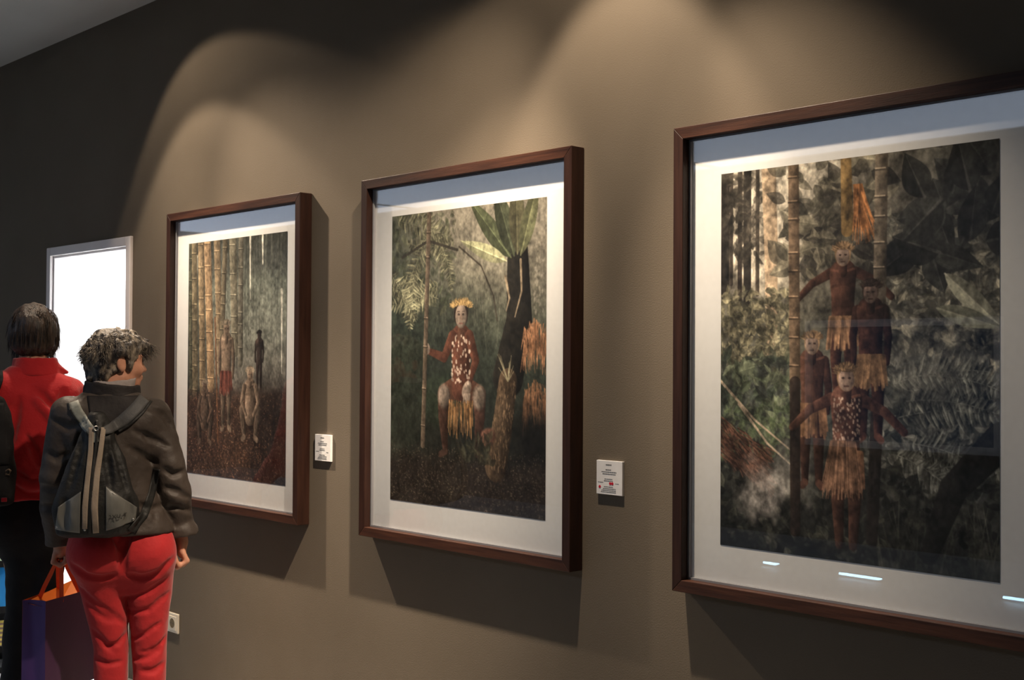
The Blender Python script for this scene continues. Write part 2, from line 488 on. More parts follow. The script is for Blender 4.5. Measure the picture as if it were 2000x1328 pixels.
        self.stroke([P(0, 22), P(0, 46)], 0.8 * k, [q * 0.6 for q in skin], op=0.5)
        if cloth is not None:
            for i in range(int(44)):
                a = self.r.uniform(-9, 9)
                self.stroke([P(a, hips), P(a * 1.25 + self.r.uniform(-1, 1), hips + self.r.uniform(13, 21))], [1.3 * k, 0.7 * k],
                            np.array(cloth) * self.r.uniform(0.6, 1.2), op=0.9)
        self.stroke([P(0, 12), P(0, 20)], 3.0 * k, dk, **limb)
        self.blob(*P(0, 8.2), 5.6 * k, 7.6 * k, hair)
        self.blob(*P(0, 9.6), 4.7 * k, 6.2 * k, face or skin, shade=0.6)
        self.stroke([P(0.3, 8.6), P(0.5, 11.2)], 0.8 * k, [q * 0.7 for q in (face or skin)], op=0.7)
        for s in (-1, 1):
            self.blob(*P(1.9 * s, 8.9), 1.0 * k, 0.6 * k, [q * 0.3 for q in skin], op=0.8)
        self.stroke([P(-1.2, 13.2), P(1.2, 13.2)], 0.45 * k, [q * 0.45 for q in skin], op=0.8)
        self.blob(*P(0, 3.2), 5.4 * k, 2.6 * k, [q * 0.6 for q in hair])
        self.headdress(x, y + 3.6 * k, 5.8 * k, 4.0 * k, hair, 110)
    def finish(self):
        """photographic softness, mottled tone and grain"""
        a = self.a
        pd = np.pad(a, ((1, 1), (1, 1), (0, 0)), mode='edge')
        bl = (pd[:-2, 1:-1] + pd[2:, 1:-1] + pd[1:-1, :-2] + pd[1:-1, 2:] + 2 * a) / 6
        self.a = a * 0.35 + bl * 0.65
        t = self.noise(46, 46, 41, 5)
        t = (t - t.mean()) / t.std()
        f = self.noise(11, 14, 43, 3)
        f = (f - f.mean()) / f.std()
        self.mul(np.clip(1 + self.mottle[0] * t + self.mottle[1] * f, 0.4, 1.7))
    def headdress(self, x, y, w, h, col, n=150):
        r = self.r
        for i in range(n):
            a = r.uniform(-1, 1)
            x0, y0 = x + a * w, y + a * a * h * 0.5 + r.uniform(-0.25, 0.35) * h
            b = a * 0.9 + r.uniform(-0.5, 0.5)
            self.stroke([(x0, y0), (x0 + math.sin(b) * h * 0.8, y0 - math.cos(b) * h * r.uniform(0.3, 0.8))], [1.6, 0.7], np.array(col) * r.uniform(0.45, 1.2), op=0.9)
    def to_mesh(self, name, width, height, parent, loc):
        W, H = self.W, self.H
        xs = np.linspace(-width / 2, width / 2, W + 1); zs = np.linspace(height / 2, -height / 2, H + 1)
        gx, gz = np.meshgrid(xs, zs)
        v = np.stack([gx.ravel(), np.zeros(gx.size), gz.ravel()], 1)
        i = np.arange(H)[:, None] * (W + 1) + np.arange(W)[None]
        f = np.stack([i, i + W + 1, i + W + 2, i + 1], -1).reshape(-1, 4)
        o = mesh_obj(name, v, f, M['print'], parent)
        o.location = loc
        self.finish()
        c = np.clip(self.a, 0, 1)
        g_ = c.mean(-1, keepdims=True)
        c = np.clip((g_ + (c - g_) * 0.78) ** 0.86 * 1.06, 0, 1)
        c = np.pad(c, ((0, 1), (0, 1), (0, 0)), mode='edge')
        lin = np.where(c <= 0.04045, c / 12.92, ((c + 0.055) / 1.055) ** 2.4)
        rgba = np.ones((c.shape[0] * c.shape[1], 4), np.float32); rgba[:, :3] = lin.reshape(-1, 3)
        at = o.data.color_attributes.new('Col', 'FLOAT_COLOR', 'POINT')
        at.data.foreach_set('color', rgba.ravel())
        return o

def lerp_cols(t, stops):
    """t array -> colours through stops [(t,(r,g,b))...]"""
    ts = [s[0] for s in stops]
    return np.stack([np.interp(t, ts, [s[1][k] for s in stops]) for k in range(3)], -1).astype(np.float32) / 255.0

def paint_bamboo():
    c = Canvas(430, 3, (0.09, 0.10))
    r = c.r
    c.a[:] = lerp_cols(c.yy, [(0, (44, 46, 42)), (130, (62, 64, 58)), (190, (100, 106, 94)), (420, (112, 114, 102)), (600, (88, 82, 74)), (680, (60, 46, 38)), (1000, (66, 44, 32))])
    c.mul(0.8 + 0.4 * c.noise(120, 90, 1))
    c.blend(np.clip((330 - c.xx) / 260, 0, 1) * 0.7 * (c.yy < 700), (46, 48, 40))
    for i in range(26):                                   # thin far stems and rain of light
        x = r.uniform(180, 760); k = r.uniform(0.7, 1.25)
        c.stroke([(x, 0), (x + r.uniform(-12, 12), r.uniform(300, 560))], r.uniform(2, 9), [92 * k, 94 * k, 82 * k], op=0.45, shade=0.3)
    for i in range(70):
        x = r.uniform(300, 769); y = r.uniform(0, 500)
        c.stroke([(x, y), (x + r.uniform(-3, 3), y + r.uniform(20, 120))], 0.9, (150, 152, 138), op=0.35)
    for (x, y0, y1) in ((70, 60, 330), (118, 130, 620), (500, 0, 260), (592, 0, 120), (735, 230, 560)):
        c.stroke([(x, y0), (x + 4, y1)], [7, 3], (214, 208, 190), op=0.85)
    for (x0, x1, y1, rd, col) in ((18, 40, 700, 20, (92, 90, 66)), (48, 70, 720, 23, (132, 116, 84)), (104, 132, 660, 25, (158, 130, 92)),
                                  (158, 200, 620, 29, (182, 142, 98)), (236, 276, 560, 25, (140, 116, 84)), (306, 282, 520, 19, (106, 94, 72)),
                                  (362, 392, 470, 27, (126, 118, 96)), (430, 432, 520, 19, (112, 106, 90))):
        c.pole(x0, -10, x1, y1, rd, col, nodes=105)
    c.blend(np.clip((c.yy - 655 + 60 * c.noise(90, 40, 5)) / 60, 0, 1), (58, 40, 31))
    c.person(575, 385, 250, (66, 52, 46), (32, 28, 26), 'stand')
    c.blend(np.clip((c.yy - 610) / 50, 0, 1) * np.clip((c.xx - 480) / 60, 0, 1) * 0.9, (44, 33, 28))
    c.litter(2600, -5, 775, 640, 1000, [(138, 88, 60), (104, 64, 44), (166, 116, 82), (64, 44, 34), (118, 88, 68)])
    c.blend(np.clip((c.xx - 430) / 330, 0, 1) * np.clip((c.yy - 560) / 160, 0, 1) * 0.55, (24, 20, 18))
    c.stroke([(228, 330), (262, 860)], 5, (120, 74, 46), shade=0.4)
    c.person(322, 335, 470, (146, 118, 94), (120, 104, 84), 'stand', cloth=(96, 46, 36))
    c.person(150, 590, 380, (112, 86, 68), (140, 120, 98), 'crouch')
    c.person(508, 530, 420, (154, 124, 100), (170, 144, 116), 'crouch')
    c.litter(500, 60, 640, 840, 930, [(112, 68, 44), (84, 50, 34), (54, 36, 28)])
    c.mul(0.9 + 0.2 * c.noise(6, 6, 9, 2))
    return c

def paint_seated():
    c = Canvas(520, 5, (0.08, 0.10))
    r = c.r
    c.a[:] = lerp_cols(c.yy + (380 - c.xx) * 0.25, [(0, (122, 114, 98)), (200, (96, 92, 78)), (330, (62, 66, 54)), (480, (40, 46, 38)), (700, (28, 31, 27)), (860, (24, 24, 21)), (1000, (32, 29, 25))])
    c.mul(0.78 + 0.44 * c.noise(140, 110, 2))
    c.blend(np.clip((260 - c.xx) / 260, 0, 1) * 0.6, (48, 58, 44))
    for i in range(90):
        x = r.uniform(250, 769); y = r.uniform(-40, 330)
        c.stroke([(x, y), (x + r.uniform(-30, 30), y + r.uniform(50, 190))], 0.8, (150, 142, 122), op=0.25)
    c.scatter_leaves(160, 0, 330, 0, 330, 40, [(60, 66, 46), (78, 80, 56), (44, 50, 36)], op=0.7)
    for (x, y, a, l, wd, k) in ((40, 20, 0.2, 300, 60, 1.0), (150, 0, 0.6, 260, 55, 1.1), (330, 110, 2.9, 250, 50, 0.9), (230, 60, 2.3, 260, 56, 1.05),
                                (-20, 250, 0.1, 280, 70, 1.25), (250, 250, 2.6, 280, 70, 1.2), (140, 190, 1.9, 220, 64, 1.35), (-10, 200, 0.75, 230, 60, 1.3), (270, 120, 1.0, 170, 40, 1.0)):
        c.fern(x, y, a, l, wd, (104 * k, 102 * k, 76 * k), bend=r.uniform(-0.4, 0.9), n=18)
    c.stroke([(360, 130), (470, 200), (530, 300), (548, 380)], 3, (52, 46, 38))
    c.stroke([(60, 150), (200, 100), (350, 140)], 5, (44, 40, 32))
    # trunk with broad leaves, upper right
    c.stroke([(640, 150), (650, 380), (600, 560)], [46, 58, 70], (34, 31, 26), shade=0.5)
    for (x, y, a, l, wd, col) in ((610, 180, -2.35, 300, 34, (58, 64, 42)), (625, 175, -1.95, 270, 40, (44, 48, 34)), (640, 170, -1.6, 280, 36, (60, 58, 40)),
                                  (655, 175, -1.25, 260, 32, (74, 76, 50)), (590, 190, -2.8, 240, 26, (134, 134, 96))):
        c.leaf(x, y, a, l, wd, col, vein=[q * 1.6 for q in col])
    for pts in ([(655, 190), (660, 290), (630, 370)], [(585, 240), (605, 310), (590, 350)]):
        c.stroke(pts, [5, 4, 2], (150, 128, 98), shade=0.3)
    for i in range(40):
        c.blob(r.uniform(715, 755), r.uniform(180, 360), 4, 7, (150, 142, 124), op=0.5)
    # straw coloured shaggy plant on the right
    for i in range(260):
        x = r.uniform(670, 775); y = 400 + abs(x - 720) * 0.5 + r.uniform(-25, 60) + (190 if i > 150 else 0)
        k = r.uniform(0.6, 1.15)
        c.stroke([(x, y), (x + r.uniform(-16, 16), y + r.uniform(30, 90))], [2.2, 0.9], (176 * k, 112 * k, 70 * k), op=0.8)
    c.blend(np.clip((c.xx - 560) / 120, 0, 1) * np.clip((c.yy - 590) / 120, 0, 1) * 0.8, (18, 16, 14))
    c.blend(np.clip((c.yy - 835 + 50 * c.noise(80, 40, 4)) / 60, 0, 1), (34, 28, 24))
    c.litter(2600, -5, 775, 800, 1000, [(64, 54, 44), (48, 40, 33), (84, 72, 58), (28, 25, 22)], size=7)
    # figure, plain
    sk = (108, 58, 41)
    c.blob(290, 640, 120, 90, (38, 48, 34), op=0.7, soft=0.5)
    pale = (168, 142, 122)
    for s in (-1, 1):                                   # thighs, knees, shins
        kx = 372 + (-84 if s < 0 else 92)
        c.stroke([(372 + 22 * s, 600), (kx, 622)], [40, 32], (104, 62, 44), shade=0.5)
        c.stroke([(kx, 625), (kx + 4 * s, 700), (kx - 10 * s, 815)], [32, 24, 13], (74, 46, 36), shade=0.6)
        c.blob(kx, 630, 30, 40, pale, shade=0.7, soft=0.4)
        c.stroke([(kx - 10 * s, 815), (kx + 16 * s, 826)], 11, (60, 40, 32))
    c.stroke([(372, 440), (374, 520), (372, 600)], [52, 44, 46], sk, shade=0.6)
    c.stroke([(330, 430), (288, 500), (206, 478)], [22, 17, 11], sk, shade=0.5)
    c.stroke([(414, 430), (446, 510), (412, 588)], [22, 17, 11], sk, shade=0.6)
    c.blob(402, 606, 20, 32, pale, ang=0.5, shade=0.5)
    for i in range(4):
        c.stroke([(394 + 8 * i, 622), (386 + 9 * i, 652 - 3 * abs(i - 1))], [5, 3.5], pale, shade=0.4)
    c.blob(198, 470, 15, 20, pale, shade=0.5)
    c.stroke([(372, 385), (372, 430)], 17, (96, 58, 42), shade=0.4)
    c.blob(372, 352, 36, 48, (36, 28, 24))
    c.blob(372, 362, 28, 40, (166, 140, 120), shade=0.55)
    for s in (-1, 1):
        c.blob(372 + 11 * s, 356, 6, 3.6, (44, 34, 30), op=0.85)
        c.stroke([(372 + 6 * s, 347), (372 + 17 * s, 346)], 1.6, (56, 42, 36), op=0.8)
    c.stroke([(372, 358), (374, 374)], 3.2, (140, 104, 86), op=0.7)
    c.stroke([(363, 386), (381, 386)], 2.4, (104, 62, 54), op=0.85)
    c.headdress(372, 318, 44, 22, (186, 144, 80), 260)
    for i in range(60):
        a, b_ = r.uniform(-46, 46), r.uniform(425, 585)
        c.blob(372 + a, b_, r.uniform(2.5, 5), r.uniform(4, 8), (206, 180, 158), op=0.75)
    for i in range(70):
        a = r.uniform(-60, 60)
        c.stroke([(372 + a, 640 + r.uniform(0, 30)), (372 + a + r.uniform(-10, 10), 690 + r.uniform(0, 80))], [2.6, 1.2], np.array((176, 118, 64)) * r.uniform(0.4, 1.1), op=0.85)
    c.pole(205, -10, 178, 800, 11, (116, 96, 76), nodes=160)
    # log
    c.stroke([(600, 575), (575, 720), (545, 850)], [42, 46, 50], (92, 70, 50), shade=0.65)
    for i in range(260):
        t = r.random(); x = 600 - 55 * t + r.uniform(-44, 44); y = 570 + 280 * t
        c.stroke([(x, y), (x + r.uniform(-6, 4), y + r.uniform(6, 20))], 1.4, np.array((120, 92, 64)) * r.uniform(0.35, 1.25), op=0.7)
    for i in range(14):
        c.stroke([(600, 575), (600 + r.uniform(-60, 30), 575 - r.uniform(30, 90))], [2, 0.8], (150, 140, 104), op=0.7)
    c.blob(505, 760, 40, 30, (136, 84, 64), ang=-0.5, soft=0.3, shade=0.5)
    c.scatter_leaves(40, 380, 520, 760, 850, 46, [(58, 56, 40), (40, 40, 30)], op=0.8, angs=(-2.6, -0.5))
    c.mul(0.9 + 0.2 * c.noise(6, 6, 9, 2))
    return c

def paint_forest():
    c = Canvas(620, 8)
    r = c.r
    c.a[:] = lerp_cols(c.yy, [(0, (116, 108, 94)), (260, (92, 86, 74)), (480, (80, 78, 66)), (650, (58, 60, 54)), (800, (40, 40, 36)), (1000, (20, 20, 19))])
    c.blend(np.clip((290 - c.xx) / 60, 0, 1) * np.clip((360 - c.yy) / 90, 0, 1) * 0.9, (206, 190, 164))
    c.blend(np.clip((440 - c.xx) / 100, 0, 1) * np.clip((160 - c.yy) / 60, 0, 1) * 0.8, (198, 184, 160))
    c.blend(np.clip((c.xx - 470) / 160, 0, 1) * 0.75, (58, 57, 50))
    c.mul(0.7 + 0.6 * c.noise(90, 80, 3))
    for (x, rd, col, y1) in ((14, 14, (46, 40, 36), 330), (62, 7, (58, 48, 42), 340), (86, 12, (40, 36, 32), 360), (118, 6, (70, 60, 50), 330), (34, 6, (66, 56, 48), 300)):
        c.stroke([(x, -10), (x, y1)], rd, col, shade=0.3)
    c.scatter_leaves(160, -10, 130, 0, 250, 34, [(44, 40, 34), (58, 52, 44)], op=0.8)
    c.stroke([(152, -10), (160, 200), (164, 480)], [22, 21, 17], (214, 178, 138), shade=0.35)
    c.scatter_leaves(600, -10, 230, 320, 520, 22, [(150, 140, 104), (118, 110, 82), (92, 88, 66), (64, 62, 48)], op=0.9)
    c.scatter_leaves(260, 0, 240, 500, 700, 40, [(72, 82, 60), (96, 104, 78), (48, 56, 46), (60, 64, 58)], vein=True)
    c.scatter_leaves(130, 200, 480, 0, 280, 64, [(66, 62, 50), (88, 82, 66), (48, 44, 38), (112, 104, 84)], vein=True)
    c.scatter_leaves(700, 470, 780, 150, 560, 30, [(84, 82, 72), (62, 60, 54), (112, 108, 92), (44, 44, 40), (138, 130, 108)], vein=True)
    c.scatter_leaves(420, 430, 780, 500, 800, 34, [(78, 78, 72), (56, 58, 54), (104, 102, 92), (38, 40, 38)], vein=True)
    for i in range(26):
        c.leaf(r.uniform(560, 780), r.uniform(0, 260), r.uniform(0, 6.28), r.uniform(80, 150), r.uniform(26, 48), np.array((44, 44, 40)) * r.uniform(0.7, 1.2), vein=(66, 64, 58))
    c.leaf(640, 300, 0.75, 200, 24, (132, 130, 108), vein=(170, 164, 138))
    c.leaf(620, 380, 0.3, 170, 22, (112, 112, 92), vein=(150, 146, 120))
    for (x, y, a, l) in ((520, 640, -0.3, 260), (540, 600, -0.15, 240), (560, 700, 0.05, 230), (510, 560, -0.4, 240), (600, 760, -0.3, 200), (520, 730, 0.25, 170), (570, 540, -0.1, 220)):
        c.fern(x, y, a, l, 58, (112, 112, 100), bend=0.5, n=18)
    c.scatter_leaves(420, -10, 780, 780, 1000, 36, [(30, 32, 28), (44, 44, 38), (22, 22, 20), (58, 58, 48)], op=0.85)
    for i in range(60):
        x = r.uniform(470, 770)
        c.stroke([(x, 1000), (x + r.uniform(-60, 60), 1000 - r.uniform(60, 200))], [3, 0.8], np.array((66, 66, 54)) * r.uniform(0.5, 1.2), op=0.8)
    c.stroke([(775, 680), (660, 800), (600, 960)], [40, 34, 22], (34, 32, 28), shade=0.4)
    c.scatter_leaves(170, 0, 240, 620, 760, 22, [(96, 112, 70), (76, 92, 60)], op=0.6)
    for i in range(420):                                   # thatch
        x = r.uniform(-10, 150); y = 690 + x * 0.55 + r.uniform(-40, 70)
        c.stroke([(x, y), (x + r.uniform(12, 34), y + r.uniform(8, 30))], 1.5, np.array((108, 66, 50)) * r.uniform(0.35, 1.2), op=0.8)
    for pts in ([(0, 560), (110, 660), (230, 740)], [(60, 620), (150, 720), (220, 770)]):
        c.stroke(pts, [4, 3, 2], (176, 150, 122))
    nz = c.noise(70, 80, 12)
    d = np.hypot((c.xx - 140) / 95, (c.yy - 830) / 90) + (nz - 0.5) * 1.6
    c.blend(np.clip(1.05 - d, 0, 0.75), (176, 164, 154))
    d = np.hypot((c.xx - 240) / 110, (c.yy - 770) / 110) + (nz - 0.5) * 1.4
    c.blend(np.clip(0.8 - d, 0, 0.4), (140, 134, 124))
    d = np.hypot((c.xx - 590) / 150, (c.yy - 520) / 120) + (nz - 0.5) * 1.2
    c.blend(np.clip(0.9 - d, 0, 0.35), (128, 124, 112))
    c.stroke([(380, -10), (384, 180)], [15, 17], (150, 112, 58), shade=0.4)
    for i in range(60):
        c.stroke([(410 + r.uniform(-8, 14), 70), (408 + r.uniform(-10, 56), 150 + r.uniform(0, 70))], [2.4, 0.8], np.array((214, 124, 58)) * r.uniform(0.6, 1.1))
    sk = (96, 56, 42)
    straw = (142, 106, 70)
    c.person(372, 205, 400, sk, straw, 'arms', cloth=(138, 96, 64), face=(172, 138, 118))
    c.pole(478, -10, 470, 540, 17, (134, 116, 94), nodes=70)
    c.stroke([(470, 540), (452, 940)], [17, 16], (40, 34, 30), shade=0.4)
    c.person(448, 300, 400, (90, 52, 40), (60, 44, 34), 'stand', cloth=(146, 104, 68), face=(166, 128, 110))
    c.person(284, 425, 400, (98, 60, 46), straw, 'stand', cloth=(128, 86, 56), face=(170, 136, 114))
    c.pole(228, -10, 234, 560, 16, (118, 92, 68), nodes=64)
    c.stroke([(234, 560), (236, 940)], [16, 15], (46, 36, 30), shade=0.4)
    c.person(382, 505, 470, (112, 68, 52), straw, 'arms', cloth=(150, 98, 68), face=(176, 140, 120))
    for i in range(90):
        a, b_ = r.uniform(-38, 38), r.uniform(595, 700)
        c.blob(382 + a, b_, 2.4, 3.8, (190, 158, 138), op=0.6)
    for i in range(170):
        a = r.uniform(-62, 52)
        c.stroke([(376 + a * 0.6, 705), (376 + a, 800 + r.uniform(0, 50))], [2.2, 1.0], np.array((150, 102, 74)) * r.uniform(0.45, 1.1), op=0.85)
    c.blend(np.clip((c.yy - 800) / 260, 0, 1) * np.clip((c.xx - 230) / 200, 0, 1) * 0.5, (16, 16, 15))
    c.mul(0.9 + 0.2 * c.noise(5, 5, 9, 2))
    return c
# ------------------------------------------------------------------ framed photographs
OW, OH, OD, FW = 1.0432, 1.276, 0.0568, 0.033
PW, PH, PD = 0.7691, 1.0, 0.0215
def framed(cx, cz, canvas, label):
    e = empty('framed_photograph', (cx, 0, cz))
    tag(e, label, 'picture', 'framed photographs on the wall')
    hx, hz = OW / 2, OH / 2
    def rail(name, a, b, mat):
        """mitred rail between outer corners a->b (inner side towards the centre)"""
        (ax, az), (bx, bz) = a, b
        ix = lambda x: x - math.copysign(FW, x)
        ring = [(ax, az), (bx, bz), (ix(bx), bz - math.copysign(FW, bz)), (ix(ax), az - math.copysign(FW, az))]
        v = [(x, -0.001, z) for x, z in ring] + [(x, -OD, z) for x, z in ring]
        f = [(0, 1, 2, 3), (7, 6, 5, 4), (0, 4, 5, 1), (1, 5, 6, 2), (2, 6, 7, 3), (3, 7, 4, 0)]
        o = mesh_obj(name, v, f, mat, e)
        bm_ = o.modifiers.new('bevel', 'BEVEL'); bm_.width = 0.0016; bm_.segments = 2; bm_.limit_method = 'ANGLE'
        return o
    rail('frame_rail', (-hx, hz), (hx, hz), M['wood'])
    rail('frame_rail', (hx, -hz), (-hx, -hz), M['wood'])
    rail('frame_rail', (-hx, -hz), (-hx, hz), M['wood_v'])
    rail('frame_rail', (hx, hz), (hx, -hz), M['wood_v'])
    ihx, ihz = hx - FW, hz - FW
    MB().box(-ihx, ihx, -PD + 0.001, -0.003, -ihz, ihz).build('mat_board', M['mat'], e)
    sp = MB()                                            # slim spacer between mat and glass
    sp.box(-ihx, -ihx + 0.006, -0.030, -PD + 0.0005, -ihz, ihz).box(ihx - 0.006, ihx, -0.030, -PD + 0.0005, -ihz, ihz)
    sp.box(-ihx + 0.006, ihx - 0.006, -0.030, -PD + 0.0005, -ihz, -ihz + 0.006)
    sp.box(-ihx + 0.006, ihx - 0.006, -0.030, -PD + 0.0005, ihz - 0.006, ihz)
    sp.build('spacer', M['spacer'], e)
    p = canvas.to_mesh('photo_print', PW, PH, e, (0, -PD, 0))
    MB().box(-ihx, ihx, -0.0325, -0.0305, -ihz, ihz).build('glass_pane', M['glass'], e)
    return e
framed(-4.4802, CAM_H + 0.0052, paint_bamboo(), 'framed photograph of figures before tall bamboo, next to the doorway')
framed(-3.0481, CAM_H + 0.0091, paint_seated(), 'framed photograph of one seated figure with a staff, the middle picture')
framed(-1.6174, CAM_H + 0.0087, paint_forest(), 'large framed forest photograph of four stacked figures, nearest the camera')
# ------------------------------------------------------------------ captions and wall socket
def caption(cx, cz, dots, label):
    e = empty('caption_plate', (cx, 0, cz))
    tag(e, label, 'label', 'caption plates')
    MB().box(-0.0505, 0.0505, -0.010, 0, -0.05, 0.05).build('plate', M['plate'], e, bevel=0.001)
    r = random.Random(4)
    t = MB(); y = -0.0106
    def line(z, x0, x1, h):
        x = x0
        while x < x1:
            wd = r.uniform(0.0025, 0.007)
            if x + wd > x1: break
            t.box(x, x + wd, y, -0.0095, z, z + h); x += wd + 0.0012
    line(0.0365, -0.013, 0.013, 0.0028)
    line(0.0225, -0.014, 0.011, 0.0018)
    line(0.0160, -0.030, 0.029, 0.0018)
    line(0.0100, -0.026, 0.027, 0.0018)
    line(-0.0045, -0.018, 0.014, 0.0015)
    line(-0.0100, -0.020, 0.018, 0.0015)
    line(-0.0150, -0.044, -0.020, 0.0013); line(-0.0165, 0.024, 0.042, 0.0013)
    line(-0.0275, -0.020, 0.018, 0.0015)
    line(-0.0330, -0.024, 0.026, 0.0015)
    line(-0.0380, -0.030, 0.028, 0.0015)
    line(-0.0430, -0.032, 0.030, 0.0015)
    t.build('printed_text', M['ink'], e)
    for (x, z) in dots:
        MB().ring((x, -0.0098, z), (0, -1, 0), [(0.0002, 0), (0.0042, 0), (0.0042, 0.001), (0.0002, 0.001)], 20).build('red_dot', M['red_dot'], e)
caption(-3.8615, 1.1665, [], 'small white caption plate between the left and middle pictures')
caption(-2.412, 1.158, [(0.004, -0.0165), (0.0125, -0.0165), (-0.037, -0.028)], 'small white caption plate with three red dots, right of the middle picture')

e = empty('wall_socket', (-5.035, 0, 0.327))
tag(e, 'ivory double power socket low on the wall behind the red trousers', 'socket')
MB().box(-0.085, 0.085, -0.010, 0, -0.0435, 0.0435).build('cover_frame', M['socket'], e, bevel=0.004, seg=3)
for cx in (-0.041, 0.041):
    MB().box(cx - 0.031, cx + 0.031, -0.0135, -0.009, -0.031, 0.031).build('insert', M['socket'], e, bevel=0.003)
    cup = MB().ring((cx, -0.0138, 0), (0, 1, 0), [(0.0215, 0.0), (0.0235, -0.0008), (0.0235, 0.004), (0.0215, 0.004)], 32)
    cup.build('rim', M['socket'], e, True)
    MB().ring((cx, -0.0137, 0), (0, -1, 0), [(0.0002, 0), (0.0212, 0), (0.0212, 0.0004), (0.0002, 0.0004)], 32).build('recess_shade', principled('socket_recess_shade', (0.16, 0.12, 0.06), 0.6)[0], e)  # flat dark disc, the shade of the socket well put into its colour
    for s in (-1, 1):
        MB().ring((cx + s * 0.0095, -0.0142, 0), (0, -1, 0), [(0.0002, 0), (0.0027, 0), (0.0027, 0.0004), (0.0002, 0.0004)], 12).build('pin_hole_shade', M['ink'], e)  # dark discs drawn for the shade inside the holes
# ------------------------------------------------------------------ signed-distance modelling of bodies and clothes
def _noise3(p, freq, seed):
    """smooth value noise at points p (n,3), in -1..1"""
    r = np.random.default_rng(seed)
    G = 32
    lat = r.random((G, G, G)).astype(np.float32) * 2 - 1
    q = p * np.asarray(freq, np.float32) + 100.0
    i = np.floor(q).astype(int); t = (q - i).astype(np.float32); t = t * t * (3 - 2 * t)
    i0, i1 = i % G, (i + 1) % G
    x0, y0, z0 = i0.T; x1, y1, z1 = i1.T; tx, ty, tz = t.T
    c = lambda a, b, d: lat[a, b, d]
    return ((c(x0, y0, z0) * (1 - tx) + c(x1, y0, z0) * tx) * (1 - ty) + (c(x0, y1, z0) * (1 - tx) + c(x1, y1, z0) * tx) * ty) * (1 - tz) + \
           ((c(x0, y0, z1) * (1 - tx) + c(x1, y0, z1) * tx) * (1 - ty) + (c(x0, y1, z1) * (1 - tx) + c(x1, y1, z1) * tx) * ty) * tz

